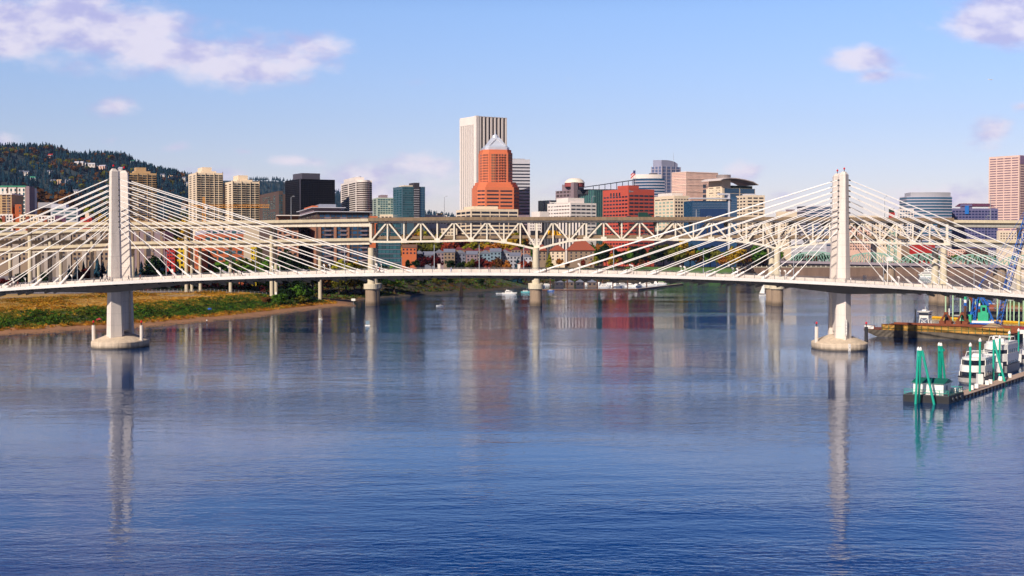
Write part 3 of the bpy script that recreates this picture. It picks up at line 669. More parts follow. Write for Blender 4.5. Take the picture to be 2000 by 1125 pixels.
b.win(((-9, oc[0][1] - .8), (-3.5, oc[0][1] - .8)), 302, 5.2, 11, 3.0, 2, .7, M('bay_glass', '6a6458', .2, .2, .3, objvar=.3), .05, .95)
for k in range(12): b.part('floor_band', MB().box(-3.3, oc[0][1] - .25, b.z(304.4 + 5.2 * k) - .25, 10.5, oc[0][1] + .1, b.z(304.4 + 5.2 * k) + .25), cw('pale_orange_band', 'd98a70'))
silver = M('silver_roof', 'c9d0de', .35, .08, .1, metal=.2)
b.part('crown', MB().prism(octa(24.5, .25), b.z(292), b.z(286)).prism(octa(22, .25), b.z(286), b.z(283)), silver)
r0 = 21 * 1600 / FP; r1 = 7.5 * 1600 / FP
b.part('pyramid_roof', MB().prism([(-r0, -r0), (r0, -r0), (r0, r0), (-r0, r0)], b.z(286), b.z(266), [(-r1, -r1), (r1, -r1), (r1, r1), (-r1, r1)]), silver)
m = MB()
for (xa, xb) in ((-r0 * .8, 0), (r0 * .8, 0)): m.bar((xa, -r0 * .97, b.z(284)), (xb, -r1 * 1.3, b.z(268)), .9)
b.part('roof_truss', m, w_lgrey); b.part('spire', MB().lathe([(4.2, b.z(266)), (3.2, b.z(261)), (1.2, b.z(259)), (.5, b.z(257)), (.25, b.z(250))], 10), silver); b.done()
# cream parking block
b = B('office_block', 'long cream block with dark strip windows in front of the orange brick tower', 891, 920, 1012, 408, 1450, 18, w_cream)
b.win('R', 415, 7.35, 11, 4.2, 5, .9, glass_dark, .01, .99); b.win('L', 415, 7.35, 11, 4.2, 3, .82, glass_dark, .02, .98)
b.box('penthouse', .1, .15, .62, .8, 408, 402, w_cream); b.done()
b = B('dark_office', 'dark slab behind the truss just right of the cream strip-window block', 1012, 1013, 1034, 420, 1500, 10, w_mauve, depth=20); b.win('R', 426, 5, 14, 2.4, 1, 1, glass_dark, 0, 1); b.done()
# domed building
b = B('domed_building', 'brown stepped office tower with a pale dome on a red drum', 1085, 1121, 1146, 371, 1900, 33, w_mauve)
b.win('L', 374, 7, 6, 4.2, 5, .72, glass_brown); b.win('R', 374, 7, 6, 4.2, 3, .72, glass_brown)
b.box('step_block', .08, .1, .92, .7, 372, 359, w_mauve); dc = (b.a * .45, b.b * .28); rr = 19.5 * 1900 / FP
b.part('drum', MB().lathe([(rr, b.z(364)), (rr, b.z(356))], 28, dc), cw('red_drum', '9a4a4a'))
b.part('dome', MB().lathe([(rr * 1.04, b.z(356.5)), (rr * 1.0, b.z(355)), (rr * .86, b.z(351)), (rr * .6, b.z(348)), (rr * .3, b.z(346.8)), (.5, b.z(346.4))], 28, dc), M('dome_cover', 'e8dfd0', .5, .05, .1))
b.part('corner_tower', MB().box(-2, -2, 0, 5, 5, b.z(356)), w_mauve); b.done()
b = B('dark_office', 'dark glass block at the left foot of the domed building', 1052, 1074, 1092, 391, 1850, 33, glass_dark); b.fins('L', 3, .06, 500, 391, w_mauve, 'pier', .5); b.done()
# cream office 1055-1165
b = B('cream_office', 'cream office with ribbon windows below the domed building', 1069, 1114, 1164.5, 396, 1500, 30, w_white)
b.win('R', 401.6, 7, 10, 2.8, 5, .84, glass_dark, .02, .98); b.win('L', 402, 6.8, 10, 2.2, 8, .7, glass_brown, .03, .97)
b.box('penthouse', .0, .1, .62, .6, 397, 386, w_white); b.done()
b = B('low_white_building', 'low white building left of the ribbon-window cream office', 1038, 1054, 1072, 413, 1490, 25, w_white); b.done()
b = B('fin_tower', 'cream tower with bold vertical fins seen through the truss', 1090, 1093, 1144, 424, 1465, 6, glass_dark, depth=20); b.fins('R', 9, .065, 520, 423, w_white, 'fin', 1.2); b.done()
b = B('dark_tower', 'dark tower with fine vertical lines left of the cream fin tower', 1058, 1060, 1087, 426, 1475, 6, w_black, depth=20); b.fins('R', 10, .02, 520, 426, w_grey, 'mullion', .5); b.done()
b = B('apartment_tower', 'white tower with small windows seen through the truss above the red-roofed lodge', 1030, 1034, 1058, 430, 1470, 10, w_white, depth=20); b.win('R', 436, 5.4, 12, 2.2, 5, .5, glass_dark); b.done()
# green glass with solar roof
b = B('green_glass_office', 'green glass office with a long sloping dark canopy roof', 1133, 1160, 1180, 371, 1850, 33, glass_teal)
b.fins('L', 9, .02, 500, 371, M('green_mullion', '5b9486', .4), 'mullion', .5); b.fins('R', 6, .03, 500, 371, M('green_mullion', '5b9486', .4), 'mullion', .5)
p0, p1 = b.z(366), b.z(349.5)
def loc(bb, px, D): v = Vector((X(px, D), D, 0)) - bb.o.location; c, sn = math.cos(-bb.th), math.sin(-bb.th); return (v.x * c - v.y * sn, v.x * sn + v.y * c)
e0 = loc(b, 1130, 1855); e1 = loc(b, 1244, 1855); e2 = loc(b, 1244, 1885); e3 = loc(b, 1130, 1885)
m = MB(); m.add([(e0[0], e0[1], p0), (e1[0], e1[1], p1), (e2[0], e2[1], p1 + 1.2), (e3[0], e3[1], p0 + 1.2), (e0[0], e0[1], p0 - .9), (e1[0], e1[1], p1 - .9), (e2[0], e2[1], p1 + .2), (e3[0], e3[1], p0 + .2)], [(0, 1, 2, 3), (7, 6, 5, 4), (0, 4, 5, 1), (1, 5, 6, 2), (2, 6, 7, 3), (3, 7, 4, 0)])
b.part('canopy_roof', m, M('solar_canopy', '3c4256', .35, .1, .3)); m = MB()
for k in range(8): t = .25 + k * .1; q = (e0[0] + (e1[0] - e0[0]) * t, e0[1] + (e1[1] - e0[1]) * t); m.bar((q[0], q[1], b.z(375)), (q[0], q[1], p0 + (p1 - p0) * t - .8), .6)
b.part('roof_post', m, dark_metal)
m = MB(); q0 = loc(b, 1146, 1860); q1 = loc(b, 1225, 1860); m.prism([q0, q1, (q1[0] - 3, q1[1] + 18), (q0[0] - 3, q0[1] + 18)], b.z(378), b.z(369)); b.part('upper_storey', m, w_dark); b.done()
# red brick building
b = B('red_brick_office', 'bright red brick office building above the middle of the truss bridge', 1177, 1227, 1277.5, 369, 1630, 30, w_brick)
b.win('R', 382.2, 7.15, 15, 3.5, 5, .84, glass_dark, .02, .98); b.win('L', 384, 7.1, 15, 3.0, 8, .74, glass_dark, .02, .98)
b.box('penthouse', -.0, .0, .4, .42, 369.5, 362, w_brick); b.part('logo_panel', MB().box(1.0, -.25, b.z(376), 2.6, -.05, b.z(371.5)), w_bluegrey)
m = MB()
for k in range(7): m.box(3.2 + k * .55, -.22, b.z(374.6), 3.55 + k * .55, -.05, b.z(372.9))
b.part('wall_sign', m, w_grey)
b.win('L', 378.5, 1, 1, 6.5, 4, .5, glass_dark, .27, .72); b.done()
fl = root('flagpole', 'flagpole with a red, white and blue flag on the red brick office', 'flagpole', (X(1240.5, 1640), 1640, Z(362, 1640)))
obj('pole', MB().tube((0, 0, -2), (0, 0, 18.5), .22, .12, 8), grey_metal, fl); m = MB()
for k in range(4):
    z = 18 - k * 1.6; m.mi = 0 if k % 2 else 1
    m.loft([[(-j * 1.1, .25 * math.sin(j * 1.3 + k), z - j * 1.1), (-j * 1.1, .25 * math.sin(j * 1.3 + k) + .06, z - j * 1.1), (-j * 1.1, .25 * math.sin(j * 1.3 + k) + .06, z - 1.6 - j * 1.1), (-j * 1.1, .25 * math.sin(j * 1.3 + k), z - 1.6 - j * 1.1)] for j in range(6)])
m.mi = 2; m.box(-2.6, -.3, 14.2, -.1, -.1, 17.6)
obj('flag', m, [white_paint, red_lamp, M('flag_blue', '24336e', .7)], fl)
# curved white / blue
b = B('curved_office', 'curved white and blue banded office behind the red brick building', 1232, 1262, 1292, 341, 1950, 0, None, depth=30)
cpt = [(-(24 - 0) * .722 + (i * 59 * .722 / 12), -9 * math.sin(math.pi * (i / 12) * .8 + .1)) for i in range(13)]
pl = cpt + [(cpt[-1][0], 34), (cpt[0][0], 34)]
b.poly = pl; b.part('wall', MB().prism(pl, 0, b.z(349)), glass_blue); b.part('top_band', MB().prism([(x * .9 - 2, y * .9) for x, y in pl], b.z(349), b.z(341)), w_white)
for k in range(9): b.part('floor_band', MB().prism([(x * 1.01, y * 1.03 if y < 0 else y) for x, y in pl], b.z(355.5 + 5.7 * k), b.z(353.2 + 5.7 * k)), w_lilac)
b.part('rooftop_unit', MB().box(5, 5, b.z(341), 16, 15, b.z(338)), w_dark); b.done()
# blue glass tall
b = B('blue_glass_tower', 'tall blue glass tower with a curved sloping crown', 1272, 1292, 1328, 325, 2250, 32, M('blue_grey_glass', '5d6c94', .3, .12, .03))
b.fins('L', 4, .09, 500, 324, w_lilac, 'pier', .8); b.fins('R', 5, .05, 500, 325, w_lilac, 'pier', .8)
b.win('L', 330, 6.5, 9, 1.2, 1, 1, w_lilac, 0, 1, 'floor_band', .5); b.win('R', 330, 6.5, 9, 1.2, 1, 1, w_lilac, 0, 1, 'floor_band', .5)
a_, b_ = b.a, b.b; m = MB(); m.loft([[(x, y0, z0) for (y0, z0) in ((2, b.z(326)), (b_ * .9, b.z(326)), (b_ * .9, b.z(311)), (2, b.z(ztp)))] for x, ztp in ((1, 312.5), (a_ * .3, 312), (a_ * .55, 313), (a_ * .75, 315), (a_ * .9, 318.5))])
b.part('crown', m, cw('crown_metal', '9a9cb4')); b.part('mast', MB().tube((a_ * .62, 0, 0), (a_ * .62, 0, b.z(296)), .5, .2, 6), grey_metal); b.done()
# pink fin block
b = B('pink_fin_tower', 'pink stone office tower with dense fine vertical fins', 1312, 1339.5, 1401, 335, 2000, 33, w_pink)
pk = cw('pink_fin', 'ecd0c2')
b.fins('R', 28, .012, 480, 335, pk, 'fin', .9); b.fins('L', 14, .02, 480, 336, pk, 'fin', .7)
b.win('R', 336, 12.5, 6, 1.3, 1, 1, pk, 0, 1, 'floor_band', .7); b.win('L', 336, 12.5, 6, 1.3, 1, 1, pk, 0, 1, 'floor_band', .7)
b.win('R', 340, 3.1, 15, 1.3, 1, .98, cw('mauve_glass', 'a08088'), 0, 1); b.win('L', 340, 3.1, 15, 1.1, 1, .98, cw('mauve_glass', 'a08088'), 0, 1); b.done()
# courthouse
b = B('courthouse', 'pale stone courthouse tower with a wide arched metal roof and a steel drum', 1379, 1410, 1474, 367, 1950, 33, w_cream)
b.win('L', 366.5, 9.8, 5, 1.5, 2, .6, glass_brown, .1, .95); b.win('L', 371.5, 9.8, 5, 1.2, 4, .2, glass_brown, .1, .95)
b.win('R', 372, 10.5, 2, 9.5, 2, .93, glass_blue, .05, 1); b.win('L', 362, 10, 4, 7, 1, 1, glass_dark, -.22, -.02)
m = MB(); prof = [(-.14, 352), (-.05, 349), (.12, 347), (.35, 347), (.6, 349), (.85, 352.5), (1.02, 358.5)]; rings = []
for u, yy in prof: rings.append([(u * b.a, -6, b.z(yy) - 1.0), (u * b.a, b.b * 1.05, b.z(yy) - 1.0), (u * b.a, b.b * 1.05, b.z(yy)), (u * b.a, -6, b.z(yy))])
m.loft(rings); b.part('arched_roof', m, cw('arch_metal', 'd2c6c2')); m = MB()
b.box('roof_storey', .02, .1, .3, .9, 367, 351, w_cream); b.part('steel_drum', MB().lathe([(9.5, b.z(352)), (10.5, b.z(340))], 20, (b.a * .28, b.b * .5)), M('drum_steel', 'b4a8a6', .35, .05, .2, metal=.5)); 
b.part('roof_garden', MB().box(b.a * .32, 1, b.z(367), b.a * .93, b.b * .5, b.z(361.5)), cw('garden_green', '2c3828')); b.done()
b = B('cream_office', 'cream office with pale square windows right of the red brick building', 1277, 1316.5, 1346, 382, 1710, 24, w_cream)
b.win('L', 395, 6.7, 9, 3.4, 5, .62, M('pale_glass', '9db4a8', .2, .1, .2, objvar=.2), .03, .97); b.win('L', 389, 1, 1, 1.8, 3, .85, glass_brown); b.win('R', 389, 1, 1, 1.8, 5, .6, glass_brown); b.win('R', 395, 6.7, 9, 3.4, 5, .62, glass_dark); b.box('penthouse', .0, .1, .7, .8, 382, 376.5, w_white); b.done()
b = B('blue_glass_office', 'low wide blue glass office with a grey canopy in front of the courthouse', 1335, 1352, 1424, 392, 1640, 12, glass_blue)
b.part('canopy_roof', MB().box(-1, -3, b.z(388.5), b.a, 12, b.z(386)), w_lgrey); b.fins('R', 5, .01, 470, 409, w_lgrey, 'fin', .7, .1, .85)
b.win('R', 397, 3.2, 18, .5, 1, 1, w_slate, 0, 1, 'floor_band', .1); b.part('frame_tower', MB().box(b.a * .965, -1.2, 0, b.a * 1.01, 6, b.z(377)).box(b.a * .72, -1.2, b.z(380), b.a * .965, 6, b.z(377)), w_lgrey)
b.part('bay', MB().box(b.a * .2, -2.2, 0, b.a * .9, 0, b.z(408)), M('deep_blue_glass', '1d3a66', .12, .2, .3, spec=.8)); b.done()
b = B('blue_glass_wing', 'narrow bright blue glass wing beside the cream square-window office', 1425, 1426, 1439, 385, 1650, 5, glass_blue, depth=12); b.win('R', 389, 3.4, 20, .5, 1, 1, w_slate, 0, 1, 'floor_band', .1); b.done()
b = B('cream_office', 'cream office block just left of the cables with dark square windows', 1437, 1457, 1493, 381, 1710, 14, w_cream)
b.a *= .9; b.win('R', 386.8, 6.3, 12, 2.7, 3, .74, glass_dark, .04, .96); b.win('L', 386.8, 6.3, 12, 2.5, 3, .6, glass_dark, .04, .96); b.box('rooftop_unit', .2, .2, .7, .7, 381, 378, w_lgrey); b.done()
# left side towers
def condo(label, xl, xc, xr, yt, pxs_, ypent, D, hexm, rows, lw_=.9):
    b = B('condo_tower', label, xl, xc, xr, yt, D, 24, hexm, group=None)
    b.win('R', yt + 5.5, 4.3, rows, 3.0, 6, .86, M('condo_glass', '2c3236', .2, .3, .2, objvar=.6, spec=.6), .0, 1)
    for k in range(7):
        if k % 2 == 0: b.fins('R', 2, .012, yt + 4.3 * rows + 8, yt - (2 if k in (0, 6) else 0), hexm, 'pier', 1.8, k / 6, min(1, k / 6 + .005))
    for k in range(rows):
        zz = b.z(yt + 7.7 + 4.3 * k)
        for u in (.02, .36, .84): b.part('balcony', MB().box(b.a * u, -1.7, zz - .2, b.a * (u + .14), 0, zz + .3), hexm)
    if xl < xc: b.win('L', yt + 5.5, 4.3, rows, 2.0, 2, .5, glass_brown)
    b.box('roof_storey', .22, .15, .8, .8, yt, yt - 4, hexm); b.box('penthouse', .3, .25, .66, .8, yt - 4, ypent, hexm); return b.done()
condo('cream high-rise with balconies just right of the left bridge tower', 246, 252, 307, 337.5, 0, 326, 1650, w_tan, 20)
condo('tallest of the twin cream high-rises with stacked balconies', 369, 385, 436, 337, 0, 325, 1600, w_cream, 21)
condo('shorter twin of the cream high-rises, on the right of the pair', 438, 455, 507, 354, 0, 341, 1580, w_cream, 17)
b = B('brown_apartment_block', 'dark brown apartment block with green glass beside the shorter cream high-rise', 508, 545, 553, 373, 1400, 20, w_brown); b.win('L', 382, 4.6, 12, 3.2, 5, .7, glass_teal, .15, .85, jit=.1); b.win('R', 382, 4.6, 12, 3, 2, .7, glass_teal); b.box('wing', .5, 0, 1.6, .8, 500, 379, w_brown); b.done()
b = B('black_tower', 'plain black glass office block with a flat-roofed penthouse', 557.5, 587, 654.5, 349.5, 1500, 28, w_black)
b.win('R', 353.5, 3.7, 24, .7, 1, 1, M('black_spandrel', '14121c', .5), 0, 1, 'spandrel', .15); b.win('L', 353.5, 3.7, 24, .7, 1, 1, M('black_spandrel', '14121c', .5), 0, 1, 'spandrel', .15)
b.fins('R', 22, .004, 500, 350, M('black_mullion', '1d1a26', .5), 'mullion', .4); b.box('penthouse', .12, .15, .64, .75, 350, 337, cw('penthouse_grey', '4c4a58')); b.part('corner_trim', MB().box(-.5, -.5, 0, .5, .5, b.z(347.5)), cw('penthouse_grey', '4c4a58')); b.done()
b = B('rounded_tower', 'white residential tower with rounded corner bays and ribbon windows', 666, 697, 727, 352, 1500, 18, None)
w_ = b.a + 0; rc = b.a * .32; pl = [(-b.b * .0, 0)] ; cx0, cx1 = b.a * .2, b.a * .62
pl = [(0, 0)] + [(b.a * .45 - math.cos(t) * b.a * .38, -math.sin(t) * 7) for t in [math.pi * i / 10 for i in range(11)]] + [(b.a, 0), (b.a, b.b), (0, b.b)]
b.part('wall', MB().prism(pl, 0, b.ht), w_white); b.poly = [(0, 0), (b.a, 0), (b.a, b.b), (0, b.b)]
for k in range(17): b.part('window', MB().prism([(x * 1.004 - .05, y * 1.02 - .12) for x, y in pl[:12]] + [(b.a * .83, 1), (0, 1)], b.z(358.6 + 4.15 * k), b.z(356 + 4.15 * k)), glass_brown)
b.win('L', 357.3, 4.15, 17, 2.3, 2, .84, glass_brown, .03, .97); b.win('R', 357.3, 4.15, 15, 2.4, 1, .9, glass_dark, .86, .99)
b.box('penthouse', .0, .1, .6, .8, 352.5, 345, w_white); b.part('rooftop_drum', MB().lathe([(b.a * .17, b.z(346)), (b.a * .17, b.z(342))], 16, (b.a * .45, b.b * .3)), w_lgrey); b.done()
b = B('green_glass_apartments', 'pale green glass apartments between the white rounded tower and the blue tower', 728, 737, 769, 386, 1450, 14, cw('sage_wall', 'a8b4a8')); b.win('R', 390, 4.3, 11, 2.8, 6, .8, glass_teal, jit=.08); b.win('L', 390, 4.3, 11, 2.8, 1, .5, glass_teal); b.box('rooftop_unit', .3, .2, .7, .8, 386, 380, w_mauve); b.done()
b = B('blue_condo_tower', 'dark blue-green glass condo tower with a raised black core', 768, 786, 830.5, 364, 1400, 22, M('condo_blue_wall', '4a6474', .5, .1, .1))
b.win('R', 368, 4.5, 15, 3.1, 6, .84, glass_teal, .02, .55); b.win('R', 368, 4.5, 15, 3.3, 2, .8, glass_blue, .78, .98); b.win('L', 371, 4.5, 14, 3, 3, .7, glass_teal)
b.box('core', .5, -.03, .74, .5, 500, 356.5, w_dark); b.box('penthouse', .1, .1, .5, .6, 364, 361.5, w_cream); b.win('R', 370, 4.5, 13, .9, 1, 1, w_lgrey, .5, .73, 'balcony', 1.5); b.done()
# low roofs left of the ribbed tower and behind the truss
def simple(name, label, xl, xc, xr, yt, D, th, mat, wr=None, wl=None, depth=20, roof=None):
    b = B(name, label, xl, xc, xr, yt, D, th, mat, depth=depth)
    if wr: b.win('R', *wr)
    if wl: b.win('L', *wl)
    if roof: b.box('rooftop_unit', *roof)
    return b.done()
simple('low_building', 'pink flat-roofed box right of the blue condo tower', 795, 796, 827, 411.5, 1460, 4, w_pink)
simple('low_building', 'long cream low building below the blue condo tower', 738, 742, 806, 419, 1440, 6, w_cream, (424, 5, 2, 2, 8, .6, glass_dark))
simple('low_building', 'pale low building left of the cream strip-window block', 826, 830, 873, 420, 1450, 6, w_white, (426, 5, 3, 2, 7, .6, glass_dark), roof=(.6, .1, .8, .5, 420, 416, w_tan))
simple('warehouse', 'tan low building with rust roof at the left end of the truss', 700, 704, 738, 422, 1250, 6, w_term, None)
simple('office_block', 'grey block with strip windows seen through the left truss panels', 783, 786, 890, 432, 1470, 5, w_lgrey, (438, 7.2, 5, 3, 7, .85, glass_dark))
simple('office_block', 'cream block with rows of windows behind the left truss panels', 840, 845, 893, 446, 1430, 8, w_cream, (451, 6, 4, 2.4, 8, .6, glass_dark))
# far left
b = B('apartment_slab', 'white apartment slab with a green roof edge at the far left', -60, -55, 52, 365, 1150, 2, w_white, depth=14)
b.win('R', 371, 8, 9, 5.6, 13, .4, glass_teal, .0, 1); b.fins('R', 7, .022, 450, 364, w_brown, 'recess', .5); b.box('roof_edge', -.01, -.02, 1.0, 1, 365, 362.5, w_green)
b.part('end_wall', MB().box(b.a, -.5, 0, b.a + 3, 14, b.z(363.5)), w_mauve); b.done()
b = B('tan_tower', 'tan apartment tower at the left edge in front of the white slab', -50, -45, 24, 379, 1050, 3, w_tan, depth=14)
b.win('R', 383, 5.2, 11, 2.4, 8, .35, glass_dark, .0, .7); b.win('R', 382, 5.2, 11, 3.6, 2, .8, glass_brown, .72, .98); b.box('roof_edge', -.02, -.02, 1.02, 1, 380, 377.5, w_white); b.done()
simple('orange_block', 'orange-red block with a grey glass strip at the far left', 24, 31, 43, 399, 1000, 20, w_term, (405, 7, 5, 4, 1, .4, glass_teal, .5, .95), (402, 5, 6, 3.6, 1, .9, glass_teal))
for i, (a, c, h, lab) in enumerate(((-8, 26, 418, 'leftmost low white block with dark windows above the far-left roadway'), (38, 74, 419, 'low white and red block above the roadway left of the left tower'), (74, 108, 421, 'low cream block with a red bay above the roadway left of the left tower'))):
    b = B('low_apartments', lab, a, a + 1, c, h, 1000, 3, w_white if i != 1 else w_cream, depth=12); b.win('R', h + 4.5, 6, 3, 3.4, 5, .55, glass_dark); b.part('red_bay', MB().box(b.a * .35, -.7, 0, b.a * .55, .2, b.z(h + 4)), w_roofred); b.done()
b = B('grey_office', 'wide grey office with teal ribbon windows left of the left bridge tower', 56, 100, 153, 405, 1100, 12, w_lgrey)
b.win('R', 409, 6.5, 5, 3, 2, .86, glass_teal); b.win('L', 407, 6.5, 5, 2.6, 2, .86, glass_dark); b.box('penthouse', -.0, .1, .55, .8, 405.5, 398, w_lgrey); b.box('upper_floor', -.5, .2, .1, .9, 405.5, 395, w_grey); b.done()
simple('red_garage', 'small red building with a white stair tower beside the left bridge tower', 153, 158, 180, 425, 1000, 8, w_red, (430, 5, 2, 2, 3, .5, glass_dark), roof=(.35, .1, .7, .9, 425, 416, w_cream))
# beige hotel below the ramps, left
for i, (a, c, h, D_, lab) in enumerate(((-60, 62, 452, 930, 'beige hotel wing at the far left under the elevated ramps'), (62, 130, 449, 925, 'middle wing of the beige hotel left of the left bridge tower'), (130, 214, 452, 920, 'beige hotel wing directly left of the left bridge tower'))):
    b = B('beige_hotel', lab, a, a + 1, c, h, D_, 3, w_beige if i != 1 else cw('grey_beige_wall', '7c7068'), depth=16)
    n = int((c - a) / 8.5); b.win('R', h + 8.5, 8.9, 6, 4.6, n, .5, glass_dark, .02, .98)
    for u in (.0, .36, .7): b.part('wall_bay', MB().box(b.a * u, -.9, 0, b.a * (u + .1), 0, b.z(h - 1)), cw('pale_bay', 'a59a92'))
    b.box('roof_edge', -.005, -.04, 1.005, 1, h, h - 1.5, w_grey); b.done()
b = B('grain_building', 'tall plain grey-brown building right of the left bridge tower', 251, 252, 322, 452, 900, 3, w_mauve, depth=18)
for u in (.05, .22, .42, .62, .88): b.part('pilaster', MB().box(b.a * u, -.5, 0, b.a * (u + .07), 0, b.z(452)), w_beige)
b.part('loading_door', MB().box(b.a * .48, -.3, b.z(500), b.a * .6, .1, b.z(455)), w_dark); b.done()
b = B('red_yellow_building', 'narrow bright red building front beside the yellow one', 325, 326, 341, 474, 880, 2, w_red, depth=14); b.win('R', 480, 7, 7, 3.2, 3, .6, glass_dark); b.done()
b = B('yellow_building', 'bright yellow building with square windows left of the orange office', 341, 342, 360, 473, 882, 2, w_yellow, depth=14); b.win('R', 485.5, 9.2, 5, 5.0, 2, .52, glass_dark); b.done()
b = B('orange_office', 'orange-red office building with green windows under the roadways', 380, 398, 476, 457, 870, 16, w_term)
b.win('R', 466.5, 13, 5, 6.2, 6, .72, glass_teal, .02, .98); b.win('L', 468, 13, 5, 5, 3, .6, glass_brown); b.box('upper_storey', .0, .05, 1.05, .9, 457, 449, w_lilac); b.win('R', 453.5, 1, 1, 5, 6, .7, glass_teal, .04, 1.0); b.done()
simple('orange_annex', 'small orange annex between yellow building and orange office', 381, 382, 392, 490, 840, 4, w_term, (494, 12, 3, 4, 3, .5, glass_brown), depth=8)
simple('yellow_annex', 'narrow yellow building right of the orange office', 489, 490, 501, 482, 880, 3, w_yellow, (489, 10, 4, 5.5, 2, .5, glass_dark), depth=8)
# big riverfront apartments
b = B('riverfront_apartments', 'large brown and glass riverfront apartment block behind the roadways', 583, 622, 722, 414, 1010, 14, w_brown)
tan2 = cw('tan_brick', 'a0705a')
b.win('R', 421, 8.3, 13, 5.4, 9, .8, glass_blue, .02, .98); b.win('L', 421, 8.3, 13, 4.6, 5, .5, glass_dark, .02, .98)
for u in (.0, .3, .55): b.part('brick_bay', MB().box(b.a * u, -1.0, 0, b.a * (u + .05), .1, b.z(430)), tan2)
b.part('brick_side', MB().box(-.7, b.b * .1, 0, .1, b.b * .32, b.z(428)), tan2)
b.part('roof_slab', MB().box(-2, -2.5, b.z(414), b.a + 2.5, b.b, b.z(412.6)), w_lgrey)
for k in range(11):
    zz = b.z(426.5 + 8.3 * k)
    for u in (.12, .42, .82): b.part('balcony', MB().box(b.a * u, -1.6, zz - .2, b.a * (u + .13), 0, zz + .8), w_mauve)
b.box('penthouse', -.05, .1, .5, .8, 413, 404.5, w_mauve); b.box('penthouse_roof', -.1, .05, .56, .85, 405, 404, w_lgrey); b.box('lift_core', .1, .15, .42, .7, 404.5, 396.5, roof_grey); b.box('brick_core', -.03, .2, .08, .6, 404.5, 399, w_term); b.done()
b = B('low_wing', 'low wing of the riverfront apartments with a flat white roof edge', 538, 541, 583, 421, 1020, 10, tan2, depth=16); b.win('R', 430, 8.3, 11, 4.6, 4, .55, glass_dark, jit=.1); b.box('roof_edge', -.03, -.05, 1.05, 1, 422, 420.5, w_white)
for k in range(10): b.part('balcony', MB().box(b.a * .4, -1.4, b.z(435 + 8.3 * k), b.a * .62, 0, b.z(433.6 + 8.3 * k)), w_white)
b.done()
b = B('glass_apartments', 'dark blue glass apartment block behind the first water pier of the truss bridge', 734, 738, 783, 436, 1000, 8, M('navy_glass_wall', '1c3444', .2, .2, .2, spec=.8), depth=20)
b.win('R', 441, 8.4, 10, 6.2, 6, .9, glass_teal, .02, .98); b.win('R', 445.4, 8.4, 10, 1.1, 1, 1, w_slate, 0, 1, 'floor_band', .3); b.done()
# right side background
simple('white_block', 'white block with tiny windows right of the courthouse behind the cables', 1495, 1498, 1545, 432, 1700, 8, w_cream, (437, 5, 8, 2, 9, .45, glass_dark))
simple('stepped_cream_block', 'cream stepped block left of the blue banded block behind the cables', 1515, 1518, 1556, 413, 1900, 8, w_cream, None, roof=(.5, 0, .9, .9, 413, 409, w_mauve))
b = B('banded_block', 'pale blue banded office just left of the right bridge tower', 1556, 1574, 1622, 402, 1950, 12, w_lilac); b.win('R', 406, 5.6, 14, 2.8, 1, 1, glass_blue, 0, 1); b.win('L', 404, 5.6, 14, 2.8, 1, 1, glass_dark, 0, 1); b.done()
simple('tall_block', 'pale building rising behind the shaft of the right bridge tower', 1640, 1642, 1655, 380, 2000, 5, w_lilac, (385, 6, 16, 2.4, 3, .7, glass_blue))
simple('low_cream_block', 'long low cream building right of the right tower above the truss', 1655, 1657, 1717, 421, 1900, 4, w_cream, (425, 4.5, 12, 1.8, 12, .5, glass_brown))
simple('low_pink_block', 'pinkish block with brown windows behind the right truss panels', 1655, 1658, 1700, 443, 1700, 4, w_pink, (448, 5.5, 8, 2.6, 8, .5, glass_brown))
simple('mid_cream_block', 'cream block with windows behind the right truss, left of the round office', 1700, 1703, 1760, 432, 1720, 4, w_cream, (438, 6, 8, 3, 9, .5, glass_dark))
simple('grid_office', 'white grid-fronted office at the left foot of the round banded office', 1752, 1755, 1784, 408, 1820, 6, w_white, (413, 5.4, 14, 3.2, 5, .68, glass_blue))
simple('red_crane_tower', 'small red building with dark green top above the right truss', 1735, 1736, 1747, 415, 1800, 4, w_red, None, roof=(0, 0, .9, .9, 415, 407, cw('dark_green_top', '2d4038')), depth=8)
b = B('round_office', 'round-fronted office with alternating white and blue-green bands', 1768, 1812, 1856, 384, 1850, 0, None, depth=30)
Wd = 44 * 1850 / FP; pl = [(-Wd + 2 * Wd * i / 14, -11 * math.sin(math.pi * (i / 14) * .75 + .35)) for i in range(15)] + [(Wd, 30), (-Wd, 30)]
b.part('wall', MB().prism(pl, 0, b.z(384)), w_lilac)
b.part('top_storey', MB().prism([(x * .88 + 2, y * .85) for x, y in pl], b.z(385), b.z(376)), w_grey)
for k in range(17): b.part('window', MB().prism([(x * 1.004, y * 1.012 if y < 0 else y - 1) for x, y in pl], b.z(389 + 5.7 * k), b.z(385.6 + 5.7 * k)), M('band_glass', '2a5a78', .15, .2, .1, objvar=.15, spec=.8))
b.done()
b = B('arched_office', 'purple-grey office with a blue arched window and maroon roof', 1856, 1858, 1948, 407, 1900, 5, cw('purple_wall', '6a6890'), depth=30)
b.win('R', 413, 5.6, 14, 3, 14, .7, M('navy_glass', '26305c', .15, .2, .1, objvar=.3), .01, .99)
b.box('gable_block', .2, -.02, .44, .8, 420, 399, cw('purple_wall', '6a6890')); m = MB(); m.prism([(b.a * .2, -1), (b.a * .92, -1), (b.a * .92, 22), (b.a * .2, 22)], b.z(403), b.z(397), [(b.a * .26, 6), (b.a * .84, 6), (b.a * .84, 16), (b.a * .26, 16)]); b.part('maroon_roof', m, cw('maroon_roof', '5c3048'))
b.part('arch_window', MB().box(b.a * .28, -1.6, b.z(418), b.a * .36, 0, b.z(402)), M('bright_blue_glass', '2f7ad0', .1, .1)); b.done()
